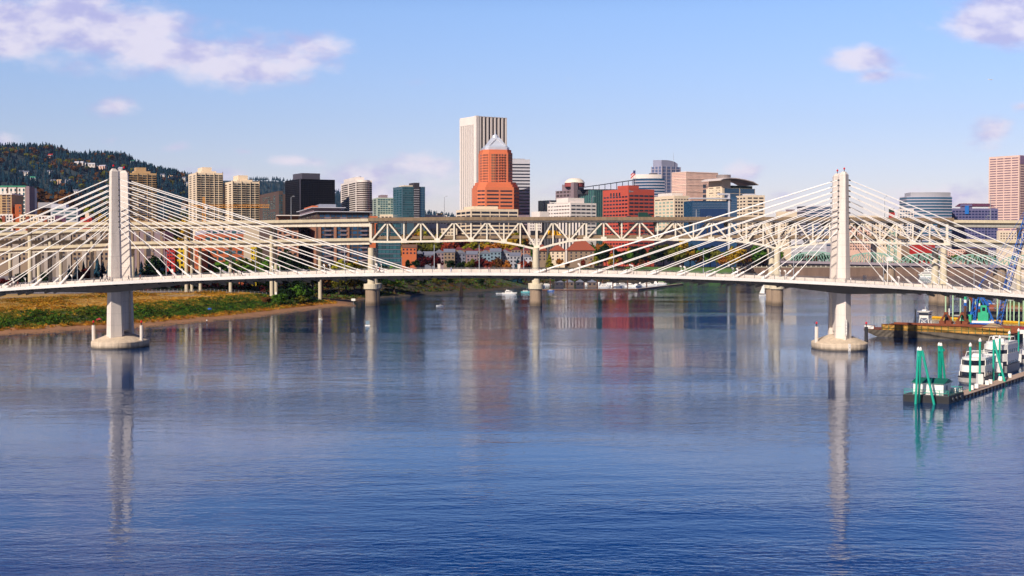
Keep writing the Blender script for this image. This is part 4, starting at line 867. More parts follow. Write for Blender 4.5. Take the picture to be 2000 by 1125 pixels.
b = B('pink_skyscraper', 'tall pink granite skyscraper with rows of windows at the right edge', 1929.5, 1989, 2040, 303, 2190, 33, cw('pink_granite', 'e0c0b4'))
pg = cw('rose_window', '7a6070')
b.win('L', 308, 4.83, 34, 2.0, 4, .86, pg, .02, .98); b.win('R', 325, 4.83, 30, 2.2, 5, .86, pg); b.box('crown_glass', 0.02, -.01, 1, .9, 320, 303.5, cw('violet_panel', '8a7090')); b.done()
simple('white_low_block', 'white low building with small windows between the right roadways', 1946, 1950, 2020, 451, 1500, 6, w_cream, (456, 5, 6, 2.2, 12, .45, glass_brown))
b = B('long_shed', 'long white shed below the truss left of the right bridge tower', 1490, 1492, 1614, 468, 1760, 2, w_lgrey, depth=20); b.win('R', 478, 8, 4, 2.4, 6, .9, w_grey); b.done()
simple('ochre_block', 'ochre brick block with tall windows right of the right tower below the truss', 1655, 1657, 1672, 476, 1720, 3, w_tan, (481, 5, 3, 3, 4, .5, glass_brown))
simple('pink_mural_block', 'pink-red low building below the right truss', 1672, 1674, 1722, 478, 1760, 3, cw('rose_wall', 'c09090'), (484, 6, 2, 3, 6, .6, w_grey))
simple('red_warehouse', 'bright red warehouse below the right end of the truss', 1776, 1778, 1826, 478, 1780, 3, w_red, (482, 3.2, 3, 1.2, 7, .4, glass_dark, .45, .98), roof=(.0, 0, .4, .9, 479, 478, w_beige))
simple('beige_warehouse', 'beige warehouse left of the bright red warehouse', 1722, 1724, 1776, 480, 1800, 3, w_beige, None)
for i, (a, c, h, mt) in enumerate(((1850, 1885, 487, w_pink), (1885, 1930, 485, w_brown), (1930, 1962, 489, w_grey), (1962, 2030, 486, w_roofred))):
    simple('low_shop', 'low %s building, %s from the left below the right roadway' % (['pink', 'brown', 'grey', 'rust-roofed'][i], ORD[i]), a, a + 1, c, h, 1780, 3, mt, (h + 4, 4, 3, 1.6, 7, .5, glass_dark), depth=14)
# yellow tower crane
tc = root('tower_crane', 'yellow tower crane with a long lattice jib in front of the cream high-rises', 'crane', (X(399, 1200), 1200, 10))
yc = M('crane_yellow', 'd89018', .5, .1, 1); k0 = Z(403, 1200) - 10
def lattice(p, q, w, n, m=None, r=.28):
    m = m or MB(); p = Vector(p); q = Vector(q); d = (q - p); dn = d.normalized(); up = Vector((0, 0, 1)) if abs(dn.z) < .9 else Vector((1, 0, 0))
    a = dn.cross(up).normalized() * w / 2; b = a.cross(dn).normalized() * w / 2
    cs = [a + b, a - b, -a - b, -a + b]
    for c in cs: m.bar(p + c, q + c, r)
    for i in range(n):
        u = p + d * (i / n); v = p + d * ((i + 1) / n)
        for j in range(4): m.bar(u + cs[j], v + cs[(j + 1) % 4], r * .6)
    return m
obj('mast', lattice((0, 0, 0), (0, 0, k0 + 2), 2.4, 16), yc, tc); obj('jib', lattice((2, 0, k0), (56, 4, k0 + .3), 2.3, 26), yc, tc); obj('counter_jib', lattice((-2, 0, k0), (-19, -2, k0 - .5), 1.8, 7), yc, tc)
obj('apex', lattice((0, 0, k0 + 2), (0, 0, k0 + 8), 1.4, 4), yc, tc); obj('counterweight', MB().box(-19, -2.8, k0 - 3.5, -15, -.6, k0 - .4), w_grey, tc); obj('cab', MB().box(1.2, -2.2, k0 - 2.6, 3.4, -.6, k0 - .2), w_white, tc)
#@@NATURE
# ------------------------------------------------------------------ hills and forests
hillmat = M('hazed_hill_soil', '28383c', .95, .3, .01)  # blue of distant haze put into the ground colour
def prof(pts):
    xp = [(p - 1000) / FP * 4500 for p, y in pts]; zp = [Z(y, 4500) for p, y in pts]
    return xp, zp
HP = prof([(-500, 330), (-100, 300), (0, 291), (50, 288), (105, 290), (118, 302), (140, 305), (160, 312), (175, 303), (235, 305), (250, 318), (290, 330), (330, 338), (370, 348), (420, 362), (480, 378), (540, 400), (640, 440), (760, 490)])
def hill_h(x, y):
    r = np.interp(x, HP[0], HP[1]); t = np.clip((y - 1900) / 2600, 0, 1.0); t = t ** 1.15
    back = np.clip((y - 4600) / 1500, 0, 1)
    n = vnoise(x, y, 160) * 9 * np.sin(np.pi * np.clip(t, 0, 1)) + vnoise(x, y, 380) * 16 * np.sin(np.pi * np.clip(t, 0, 1))
    return 12 + (r - 12) * t * (1 - back * .6) + n
hx = list(np.arange(-4200, -300, 45)); hy = list(np.arange(1900, 6200, 70))
h = obj('wooded_hill', gridmesh('wooded_hill', hx, hy, lambda x, y: hill_h(x, y) - 3, hillmat)); h['kind'] = 'structure'
def scatter(templates, n, place, name, mats, kind='stuff'):
    """many small copies joined into one mesh (uncountable growth)"""
    V = []; F = []; MI = []; off = 0
    for i in range(n):
        r = place(i)
        if r is None: continue
        x, y, z, sc, sz, ti, mi = r; tv, tf = templates[ti]
        a = random.random() * 6.283; c, sn = math.cos(a), math.sin(a)
        v = np.empty_like(tv); v[:, 0] = x + (tv[:, 0] * c - tv[:, 1] * sn) * sc; v[:, 1] = y + (tv[:, 0] * sn + tv[:, 1] * c) * sc; v[:, 2] = z + tv[:, 2] * sz
        V.append(v); F.append(tf + off); MI.append(np.full(len(tf), mi)); off += len(tv)
    V = np.vstack(V); F = np.vstack(F); MI = np.concatenate(MI); me = bpy.data.meshes.new(name)
    k = F.shape[1]; me.vertices.add(len(V)); me.vertices.foreach_set('co', V.astype(np.float32).ravel())
    me.loops.add(F.size); me.loops.foreach_set('vertex_index', F.astype(np.int32).ravel()); me.polygons.add(len(F))
    me.polygons.foreach_set('loop_start', np.arange(len(F), dtype=np.int32) * k); me.polygons.foreach_set('loop_total', np.full(len(F), k, np.int32))
    for m in mats: me.materials.append(m)
    me.polygons.foreach_set('material_index', MI.astype(np.int32)); me.update(); me.validate()
    o = obj(name, me); o['kind'] = kind; return o
def conifer_t(tiers=6, sides=6, r=.2):
    v = []; f = []
    for k in range(tiers):
        z0 = .12 + .8 * k / tiers; z1 = z0 + .3 * (1 - .4 * k / tiers); rr = r * (1 - k / tiers * .86) * random.uniform(.85, 1.1)
        for i in range(sides):
            a = 6.283 * (i + random.uniform(-.3, .3)) / sides + k; w = .55; q = rr * random.uniform(.75, 1.15); o = len(v)
            v += [(math.cos(a - w) * q, math.sin(a - w) * q, z0 + random.uniform(-.02, .02)), (math.cos(a + w) * q, math.sin(a + w) * q, z0 - .01), (0, 0, min(1, z1))]; f.append((o, o + 1, o + 2))
    return np.array(v), np.array(f)
def blob_t(n=46, fl=.8, s=.19):
    v = []; f = []
    for k in range(n):
        d = Vector((random.gauss(0, 1), random.gauss(0, 1), random.gauss(0, 1))).normalized(); rr = random.uniform(.6, 1) ** .5 * .5
        c = Vector((d.x * rr, d.y * rr, .5 + d.z * rr * fl)); a = Vector((random.gauss(0, 1), random.gauss(0, 1), random.gauss(0, 1))).normalized(); b = a.cross(d).normalized() if abs(a.dot(d)) < .95 else Vector((1, 0, 0)); a = b.cross(d).normalized()
        a = (a + d * random.uniform(-.4, .4)) * s; b = b * s; o = len(v); v += [tuple(c - a - b * .8), tuple(c + a - b * .6), tuple(c + b)]; f.append((o, o + 1, o + 2))
    return np.array(v), np.array(f)
con_t = [conifer_t() for _ in range(4)]; blb_t = [blob_t() for _ in range(4)]
L_con = leafmat('conifer_leaves', '284a5c', .35); L_con2 = leafmat('conifer_leaves_dark', '1c3244', .3); L_rust = leafmat('rust_leaves', '6e4a2a'); L_olive = leafmat('olive_leaves', '6c6c2a')  # conifer colours are bluer, distance haze is mixed into them
L_green = leafmat('green_leaves', '567c2c'); L_dgreen = leafmat('dark_green_leaves', '24361f'); L_yel = leafmat('yellow_green_leaves', '94902a'); L_gold = leafmat('golden_leaves', 'b3902c'); L_red = leafmat('red_leaves', '94402c'); L_maroon = leafmat('maroon_leaves', '5e2024'); L_or = leafmat('orange_leaves', 'ab6c2c')
_hx = np.random.uniform(-3050, -560, 17000); _hy = 4620 - 2600 * np.random.rand(17000) ** 1.5; _hz = hill_h(_hx, _hy) - 3
def pl_hill(i):
    x, y, z = float(_hx[i]), float(_hy[i]), float(_hz[i])
    if x / y * FP + 1000 < -60 or z < 20: return None
    n = math.sin(x / 130 + 2 * math.sin(y / 170)) + math.sin(y / 90 + x / 210)
    if random.random() < (.34 if n > .7 else .07): h_ = random.uniform(12, 19); return (x, y, z, h_ * 1.25, h_, 4 + random.randrange(4), random.choice((2, 2, 3)))
    h_ = random.uniform(15, 27); return (x, y, z, h_ * 1.15, h_, random.randrange(4), random.choice((0, 0, 1)))
def same(ts): return ts
scatter(con_t + blb_t, 17000, pl_hill, 'hillside_forest', [L_con, L_con2, L_rust, L_olive])
# farther blue ridge
HP2 = ([(p - 1000) / FP * 7500 for p in (300, 420, 508, 535, 560, 610, 660, 700, 760, 830, 900, 1000)], [Z(y, 7500) for y in (352, 350, 351, 351, 354, 366, 376, 388, 405, 416, 424, 440)])
def far_h(x, y):
    r = np.interp(x, HP2[0], HP2[1]); t = np.clip((y - 5800) / 1700, 0, 1); return 10 + (r - 10) * t
h = obj('distant_ridge', gridmesh('distant_ridge', list(np.arange(-2600, 300, 60)), list(np.arange(5800, 8200, 120)), lambda x, y: far_h(x, y) - 3, hillmat)); h['kind'] = 'structure'
def pl_far(i):
    x = random.uniform(-1500, -200); y = random.uniform(6800, 7600); h_ = random.uniform(16, 28); return (x, y, float(far_h(np.array([x]), np.array([y]))[0]) - 3, h_ * 1.2, h_, random.randrange(4), 0)
scatter(con_t, 1800, pl_far, 'distant_ridge_forest', [L_con])
# hillside houses
def gable(name, label, cat, x, y, z, w, d, h, rh, wall, roof, rz=0, group=None, wins=(2, 1), across=False):
    r = root(name, label, cat, (x, y, z), rz, group)
    obj('wall', MB().box(-w / 2, -d / 2, -3, w / 2, d / 2, h), wall, r); m = MB(); e = .4
    if across: m.loft([[(-w / 2 - e, -d / 2 - e, h), (w / 2 + e, -d / 2 - e, h), (0, -d / 2 - e, h + rh)], [(-w / 2 - e, d / 2 + e, h), (w / 2 + e, d / 2 + e, h), (0, d / 2 + e, h + rh)]])
    else: m.loft([[(-w / 2 - e, -d / 2 - e, h), (-w / 2 - e, d / 2 + e, h), (-w / 2 - e, 0, h + rh)], [(w / 2 + e, -d / 2 - e, h), (w / 2 + e, d / 2 + e, h), (w / 2 + e, 0, h + rh)]])
    obj('roof', m, roof, r); me = unit(glass_dark, 'window')
    for k in range(wins[1]):
        for j in range(wins[0]): obj('window', me, None, r, (-w / 2 + w * (j + .5) / wins[0], -d / 2, h - 1.6 - k * 3.1), 0, scale=(w / wins[0] * .45, .2, 1.5))
    return r
hh = [(99, 303, 'white hillside house with a bright red roof near the ridge', w_white, w_red), (42, 336, 'dark house low on the left of the wooded hill', w_mauve, w_slate), (52, 337, 'white house beside the dark one on the wooded hill', w_white, w_slate), (64, 348, 'house with a green roof on the lower wooded hill', w_white, w_green),
      (97, 336, 'small white house in the middle of the wooded hill', w_white, w_slate), (104, 354, 'white house left of the pink hillside house', w_white, w_slate), (116, 354, 'pink hillside house above the grey office', w_pink, w_tan), (133, 353, 'violet-grey house right of the pink hillside house', w_lilac, w_slate),
      (155, 318, 'long white terrace of hillside houses, left section', w_white, w_lgrey), (176, 321, 'long white terrace of hillside houses, right section', w_white, w_lgrey), (199, 325, 'pale pink long house above the left bridge tower', w_pink, w_lilac), (235, 329, 'white house just above the top of the left bridge tower', w_white, w_lilac),
      (260, 315, 'grey house on the ridge with green roof edge', w_lgrey, w_green), (318, 342, 'white house on the ridge between the cream high-rises', w_white, w_slate), (334, 345, 'small white house right of the ridge house between the cream high-rises', w_white, w_tan), (360, 348, 'white tall house close to the tallest cream high-rise', w_white, w_slate), (366, 358, 'white house below the tall house beside the cream high-rise', w_white, w_slate),
      (68, 371, 'pale low roofed house above the roadway left of the grey office', w_lgrey, w_slate), (148, 374, 'white house below the wooded hill left of the tower', w_white, w_slate)]
for px, py, lab, wm, rm in hh:
    x = 0
    for D_ in range(2300, 4700, 25):                   # walk the ray until it meets the slope
        q = P(px, py + 3, D_); z_ = float(hill_h(np.array([q.x]), np.array([q.y]))[0])
        if z_ > q.z: break
    q = P(px, py + 3, D_ - 60); wide = 28 if 'long' in lab else 13
    gable('hillside_house', lab, 'house', q.x, q.y, q.z - 2, wide, 12, 7, 4, wm, rm, random.uniform(-.3, .3), 'houses on the wooded hill', (3, 2))
# ------------------------------------------------------------------ single trees
def crown_mesh(kind, seed, mat):
    random.seed(seed); v = []; f = []
    if kind == 'con':
        for k in range(15):
            z0 = .1 + .86 * k / 15; rr = .21 * (1 - k / 15 * .93)
            for i in range(12):
                a = random.random() * 6.283; q = rr * random.uniform(.6, 1.15); w = .34; zz = z0 + random.uniform(-.03, .03); o = len(v)
                v += [(math.cos(a - w) * q, math.sin(a - w) * q, zz - .02), (math.cos(a + w) * q, math.sin(a + w) * q, zz - .03), (math.cos(a) * q * 1.15, math.sin(a) * q * 1.15, zz - .05), (0, 0, min(1, zz + .1))]; f += [(o, o + 2, o + 3), (o + 2, o + 1, o + 3)]
    else:
        cl = []
        for k in range(26):
            d = Vector((random.gauss(0, 1), random.gauss(0, 1), random.gauss(0, .9))).normalized(); rr = random.uniform(.35, 1)
            tp = 1 - .35 * max(0, d.z); cl.append((Vector((d.x * .36 * rr * tp, d.y * .36 * rr * tp, .6 + d.z * .33 * rr)), random.uniform(.09, .16)))
        for c, cr in cl:
            for j in range(26):
                d = Vector((random.gauss(0, 1), random.gauss(0, 1), random.gauss(0, 1))).normalized(); p = c + d * cr * random.uniform(.6, 1.05)
                a = d.orthogonal().normalized(); a.rotate(Matrix.Rotation(random.random() * 6.283, 3, d)); b = d.cross(a); s_ = random.uniform(.022, .042)
                a = (a + d * random.uniform(-.7, .7)) * s_; b = (b + d * random.uniform(-.7, .7)) * s_; o = len(v); v += [tuple(p - a - b), tuple(p + a - b), tuple(p + a + b), tuple(p - a + b)]; f.append((o, o + 1, o + 2, o + 3))
    me = bpy.data.meshes.new('crown'); me.from_pydata(v, [], f); me.materials.append(mat); return me
def trunk_mesh(kind, seed):
    random.seed(seed); m = MB(); m.tube((0, 0, -.03), (0, 0, .45 if kind != 'con' else .9), .022, .012 if kind != 'con' else .004, 6)
    if kind != 'con':
        for k in range(6): a = k * 1.05 + random.random() * .5; z = .26 + .04 * k; m.tube((0, 0, z), (math.cos(a) * .24, math.sin(a) * .24, z + .24), .01, .003, 5)
    return m.mesh('trunk', bark)
bark = M('bark', '4a3a2c', .9, .2, 2)
CR = {}
def tree(x, y, h_, kind, mat, label, group, wide=1.0, zb_=None):
    k = (kind, mat.name)
    if k not in CR: CR[k] = [(crown_mesh(kind, 100 + j, mat), trunk_mesh(kind, j)) for j in range(3)]
    random.seed(int(x * 13 + y * 7)); cm_, tm_ = random.choice(CR[k]); z = gz(x, y) if zb_ is None else zb_
    r = root('conifer_tree' if kind == 'con' else 'leafy_tree', label, 'tree', (x, y, z), random.random() * 6, group)
    sc = (h_ * wide, h_ * wide, h_); obj('crown', cm_, None, r, scale=sc); obj('trunk', tm_, None, r, scale=sc); return r
def trow(desc, place, group, items):                    # items: px, ytop, D, kind, material, width
    items = sorted(items); 
    for i, (px, yt, D_, kd, mt, wd) in enumerate(items):
        x = X(px, D_); g = gz(x, D_); h_ = max(3.0, Z(yt, D_) - g)
        nm = {'green_leaves': 'green', 'dark_green_leaves': 'dark green', 'yellow_green_leaves': 'yellow-green', 'golden_leaves': 'golden', 'red_leaves': 'red', 'maroon_leaves': 'maroon', 'orange_leaves': 'orange', 'conifer_leaves': 'green', 'conifer_leaves_dark': 'blackish green', 'olive_leaves': 'olive', 'rust_leaves': 'rust brown'}[mt.name]
        tree(x, D_, h_, kd, mt, '%s %s, %s from the left %s' % (nm, desc if kd != 'con' else desc.replace('leafy tree', 'conifer'), ORD[i] if i < 30 else 'last', place), group, wd)
trow('leafy tree', 'in front of the beige hotel', 'trees in front of the hotel', [(150, 503, 850, 'con', L_con2, 1), (163, 508, 840, 'con', L_con2, 1.1), (176, 506, 850, 'con', L_con2, 1.1), (190, 499, 850, 'con', L_con, 1.1), (201, 508, 840, 'con', L_con2, 1.2), (212, 506, 850, 'con', L_con, 1),
    (10, 540, 790, 'leaf', L_maroon, 1.4), (30, 541, 800, 'leaf', L_maroon, 1.3), (62, 543, 800, 'leaf', L_maroon, 1.4), (100, 545, 800, 'leaf', L_maroon, 1.4), (135, 515, 850, 'con', L_con2, 1.2), (84, 528, 860, 'leaf', L_dgreen, 1.2), (45, 528, 860, 'leaf', L_dgreen, 1.2), (165, 525, 820, 'leaf', L_maroon, 1.2)])
trow('leafy tree', 'between left tower and orange office', 'trees under the elevated roadway', [(266, 520, 850, 'con', L_con2, 1.1), (276, 508, 850, 'con', L_con2, 1.2), (292, 505, 850, 'con', L_con2, 1.3), (305, 500, 850, 'leaf', L_dgreen, 1.2), (316, 497, 850, 'con', L_con2, 1.2), (332, 515, 840, 'con', L_con2, 1.2), (348, 510, 845, 'con', L_con2, 1.2), (358, 520, 850, 'leaf', L_dgreen, 1.2), (385, 522, 820, 'leaf', L_maroon, 1.1), (405, 526, 820, 'leaf', L_dgreen, 1.3)])
trow('leafy tree', 'between orange office and truss bridge', 'leafy trees below the riverfront apartments', [(440, 510, 800, 'leaf', L_green, 1.3), (452, 498, 830, 'leaf', L_green, 1.2), (470, 497, 830, 'leaf', L_olive, 1.2), (488, 500, 830, 'leaf', L_green, 1.2), (502, 508, 830, 'leaf', L_olive, 1.2), (519, 503, 830, 'leaf', L_green, 1.1), (556, 488, 860, 'leaf', L_dgreen, .85), (570, 496, 860, 'leaf', L_dgreen, .9), (583, 507, 860, 'leaf', L_dgreen, 1), (610, 513, 880, 'leaf', L_olive, 1.2), (630, 512, 880, 'leaf', L_rust, 1.2), (662, 507, 880, 'leaf', L_yel, 1.1), (675, 503, 900, 'leaf', L_olive, 1.2), (692, 510, 900, 'leaf', L_gold, 1.1), (706, 506, 900, 'leaf', L_olive, 1.1), (745, 512, 930, 'leaf', L_dgreen, 1.2), (770, 512, 930, 'leaf', L_green, 1.3)])
# trees above and among the townhouses
fall = [(800, 445), (812, 450), (824, 446), (838, 452), (850, 455), (865, 448), (878, 458), (890, 456), (905, 462), (920, 463), (936, 466), (950, 467), (965, 468), (978, 466), (990, 460), (1000, 455), (1012, 454), (1024, 460), (1034, 472)]
fm = [L_gold, L_or, L_yel, L_olive, L_yel, L_yel, L_red, L_maroon, L_red, L_yel, L_gold, L_yel, L_or, L_gold, L_yel, L_gold, L_yel, L_or, L_green]
trow('leafy tree', 'in the row behind the truss', 'fall-coloured trees behind the truss', [(p, y, 1350 + (i % 3) * 12, 'leaf', fm[i], .95) for i, (p, y) in enumerate(fall)])
trow('leafy tree', 'in front of the townhouses', 'dark trees in front of the townhouses', [(797, 507, 1180, 'leaf', L_dgreen, 1), (812, 505, 1180, 'leaf', L_dgreen, 1), (828, 497, 1180, 'leaf', L_maroon, 1.0), (843, 495, 1180, 'leaf', L_maroon, 1.1), (856, 502, 1180, 'leaf', L_maroon, 1), (880, 505, 1180, 'leaf', L_dgreen, 1.2), (902, 507, 1180, 'leaf', L_dgreen, 1.1), (920, 503, 1180, 'leaf', L_olive, 1.1), (938, 500, 1180, 'leaf', L_maroon, 1.1), (954, 504, 1180, 'leaf', L_red, .9), (974, 503, 1180, 'leaf', L_rust, 1.1), (988, 506, 1180, 'leaf', L_or, 1), (1011, 502, 1180, 'con', L_con, 1.4), (1026, 503, 1180, 'leaf', L_red, 1), (1040, 508, 1180, 'leaf', L_rust, 1.1)])
trow('leafy tree', 'around the red-roofed lodge', 'trees around the lodge', [(1073, 493, 1385, 'con', L_yel, 1.6), (1093, 503, 1375, 'leaf', L_or, 1), (1108, 510, 1375, 'leaf', L_rust, 1.2), (1140, 507, 1375, 'leaf', L_red, 1), (1153, 510, 1375, 'leaf', L_or, .9), (1164, 500, 1390, 'leaf', L_yel, .9), (1176, 480, 1400, 'leaf', L_dgreen, .9), (1184, 476, 1410, 'leaf', L_dgreen, .85), (1196, 495, 1385, 'leaf', L_gold, 1), (1160, 470, 1480, 'leaf', L_green, .9), (1178, 468, 1480, 'leaf', L_or, .9), (1098, 478, 1480, 'leaf', L_maroon, 1), (1210, 500, 1400, 'leaf', L_red, .7), (1222, 497, 1420, 'leaf', L_dgreen, 1), (1230, 492, 1440, 'leaf', L_green, 1), (1252, 503, 1410, 'leaf', L_rust, .75), (1244, 495, 1440, 'leaf', L_dgreen, 1)])
pk_ = []
for i, px in enumerate(range(1205, 1530, 13)):
    yt = 482 + 7 * math.sin(i * 1.7) - (8 if 1290 < px < 1350 else 0); pk_.append((px, yt, (1570 if px < 1440 else 1690) + (i % 3) * 12, 'leaf', [L_green, L_olive, L_gold, L_dgreen, L_rust, L_green, L_dgreen, L_olive][i % 8], 1.0))
trow('leafy tree', 'at the back of the riverside park', 'trees at the back of the riverside park', pk_)
trow('leafy tree', 'at the near edge of the park lawn', 'trees at the near edge of the lawn', [(1412, 498, 1500, 'leaf', L_or, 1.1), (1428, 496, 1500, 'leaf', L_gold, 1.1), (1443, 492, 1660, 'leaf', L_olive, 1.1), (1458, 492, 1660, 'leaf', L_rust, 1.1), (1474, 490, 1690, 'leaf', L_green, 1.1), (1490, 495, 1700, 'leaf', L_or, 1.1), (1505, 500, 1700, 'leaf', L_dgreen, 1.1)])
wf = []
for i, px in enumerate(range(1528, 1625, 16)): wf.append((px, 494 + 3 * math.sin(i * 2.1), 1730, 'leaf', [L_maroon, L_rust, L_dgreen][i % 3], 1.2))
for i, px in enumerate(range(1660, 2020, 17)): wf.append((px, 494 + 4 * math.sin(i * 1.3), 1740, 'leaf', [L_dgreen, L_rust, L_green, L_maroon, L_olive][i % 5], 1.2))
trow('leafy tree', 'along the far river wall', 'trees along the far river wall', wf)
trow('leafy tree', 'at the left above the roadway', 'trees above the far-left roadway', [(165, 408, 1120, 'leaf', L_olive, .8), (176, 404, 1130, 'leaf', L_olive, .8), (190, 414, 1090, 'leaf', L_gold, .8), (202, 418, 1060, 'leaf', L_gold, .8), (88, 424, 1000, 'leaf', L_or, .9), (3, 428, 960, 'leaf', L_olive, .9), (118, 426, 1000, 'leaf', L_gold, .8), (320, 425, 1200, 'leaf', L_rust, .7), (340, 423, 1200, 'leaf', L_olive, .7), (360, 425, 1200, 'leaf', L_gold, .7), (85, 368, 2300, 'leaf', L_rust, .9), (128, 370, 2300, 'leaf', L_rust, .9), (140, 356, 2350, 'con', L_con2, 1)])
trow('shrub-like leafy tree', 'on the bank near the sandy point', 'big bushes near the sandy point', [(548, 570, 725, 'leaf', L_green, 1.6), (562, 560, 740, 'leaf', L_dgreen, 1.3), (576, 553, 750, 'leaf', L_green, 1.2), (590, 551, 760, 'leaf', L_dgreen, 1.2), (601, 560, 770, 'leaf', L_green, 1.3), (585, 575, 740, 'leaf', L_olive, 1.6), (520, 578, 720, 'leaf', L_rust, 1.8)])
trow('leafy tree', 'in the shade under the truss approach', 'trees in the shade under the truss approach', [(640, 548, 900, 'leaf', L_rust, 1.5), (665, 545, 920, 'leaf', L_olive, 1.5), (690, 548, 920, 'leaf', L_rust, 1.5), (712, 545, 930, 'leaf', L_olive, 1.4), (750, 545, 950, 'leaf', L_dgreen, 1.5), (775, 543, 960, 'leaf', L_olive, 1.5), (800, 542, 980, 'leaf', L_dgreen, 1.5), (825, 543, 990, 'leaf', L_dgreen, 1.5), (850, 542, 1010, 'leaf', L_olive, 1.5), (880, 543, 1030, 'leaf', L_dgreen, 1.5), (910, 543, 1050, 'leaf', L_olive, 1.5), (940, 543, 1070, 'leaf', L_dgreen, 1.5)])
# bank growth
def leafclump(n=22, flat=.6, s=.16):
    v = []; f = []
    for k in range(n):
        d = Vector((random.gauss(0, 1), random.gauss(0, 1), abs(random.gauss(0, 1)) * flat)); d = d.normalized() * random.uniform(.3, .55); a = Vector((random.gauss(0, 1), random.gauss(0, 1), random.gauss(0, 1))).normalized() * s; b = a.orthogonal().normalized() * s * .7
        o = len(v); v += [tuple(d - a), tuple(d + b), tuple(d + a)]; f.append((o, o + 1, o + 2))
    return np.array(v), np.array(f)
random.seed(11)
lc = [leafclump() for _ in range(5)]; tuft = [leafclump(14, 2.5, .13) for _ in range(3)]
NB = [random.random() for _ in range(4)]
def bank_pool(n, ylo, yhi):
    y = np.random.uniform(ylo, yhi, n); x = np.random.uniform(-330, 240, n); k = (x > -.39 * y - 20) & inpoly(x, y, POLY); x = x[k]; y = y[k]
    d = pdist(x, y, SH); z = hgt(x, y); return list(zip(x.tolist(), y.tolist(), d.tolist(), z.tolist()))
POOL = {(440, 800): bank_pool(90000, 440, 800), (840, 1400): bank_pool(60000, 840, 1400)}
def bank_pt(dlo, dhi, ylo, yhi):
    pool = POOL[(ylo, yhi)]
    for _ in range(400):
        x, y, d, z = random.choice(pool)
        if dlo < d < dhi: GZ[0] = z; return x, y, d
    return None
GZ = [0]
def pl_scrub(i):
    r = bank_pt(17, 62, 440, 800)
    if r is None: return None
    x, y, d = r
    if random.random() < np.clip((d - 44) / 16, 0, .97): return None
    s_ = random.uniform(1.2, 3.4) * (1 + .2 * math.sin(x * .21 + y * .13)); return (x, y, GZ[0] - .2, s_, s_ * random.uniform(.55, 1.1), random.randrange(5), random.choice((0, 0, 1, 1, 2)))
scatter(lc, 15000, pl_scrub, 'riverbank_shrubs', [L_green, L_dgreen, L_olive])
L_dry = leafmat('dry_grass', 'cf9c38', .3); L_dry2 = leafmat('rusty_grass', '9a6428', .3); L_dry3 = leafmat('pale_grass', 'c2a868', .3)
def pl_dry(i):
    r = bank_pt(38, 100, 440, 800) if random.random() < .8 else bank_pt(11, 20, 440, 800)
    if r is None: return None
    x, y, d = r; s_ = random.uniform(.8, 1.9) if d > 66 else random.uniform(1.2, 3.0); return (x, y, GZ[0] - .1, s_, s_ * (.35 if d > 66 else .7), random.randrange(3), (random.choice((0, 0, 1, 2)) if d > 60 else random.choice((0, 3, 3, 3))) if d > 30 else random.choice((1, 1, 0, 3)))
scatter(tuft, 15000, pl_dry, 'dry_bank_grass', [L_dry, L_dry2, L_dry3, L_olive])
def pl_dry2(i):
    r = bank_pt(60, 135, 440, 800)
    if r is None: return None
    x, y, d = r; n = math.sin(x * .11 + 1.5 * math.sin(y * .05)); s_ = random.uniform(1.0, 2.6) * (1.25 + n * .5); return (x, y, GZ[0] - .1, s_, s_ * .55, random.randrange(5), random.choice((0, 0, 1, 3) if n > 0 else (0, 2, 2, 1)))
scatter(lc, 5000, pl_dry2, 'plateau_grass', [L_dry, L_dry2, L_dry3, L_olive])
def pl_back(i):
    r = bank_pt(6, 75, 840, 1400)
    if r is None: return None
    x, y, d = r; s_ = random.uniform(1.6, 4.5); return (x, y, GZ[0] - .3, s_, s_ * .8, random.randrange(5), random.choice((0, 1, 1, 2, 3)))
scatter(lc, 7000, pl_back, 'shaded_bank_bushes', [L_green, L_dgreen, L_olive, L_rust])
def pl_rock(i):
    r = bank_pt(.3, 5, 440, 800) if random.random() < .5 else bank_pt(0, 14, 840, 1400)
    if r is None: return None
    x, y, d = r; s_ = random.uniform(.3, 1.1); return (x, y, GZ[0], s_, s_ * .7, random.randrange(2), 0)
def pl_under(i):
    y = random.uniform(800, 885); px = random.choice((random.uniform(-40, 212), random.uniform(252, 378), random.uniform(380, 600))); x = X(px, y); s_ = random.uniform(5, 10); return (x, y, 6.6, s_, s_ * random.uniform(.5, .9), random.randrange(5), random.choice((0, 0, 0, 1)))
scatter(lc, 900, pl_under, 'dark_understory', [L_dgreen, L_maroon])
def rock_t():
    v = [(math.cos(a) * random.uniform(.35, .6), math.sin(a) * random.uniform(.35, .6), -.1) for a in (0, 1.2, 2.5, 3.7, 5)] + [(math.cos(a) * .3, math.sin(a) * .3, random.uniform(.3, .5)) for a in (0, 1.2, 2.5, 3.7, 5)]
    f = []
    for i in range(5): j = (i + 1) % 5; f += [(i, j, 5 + j), (i, 5 + j, 5 + i)]
    f += [(5, 6, 7), (5, 7, 8), (5, 8, 9)]; return np.array(v), np.array(f)
scatter([rock_t(), rock_t()], 1300, pl_rock, 'shore_rocks', [M('rock', '6a5848', .9, .3, .5)])
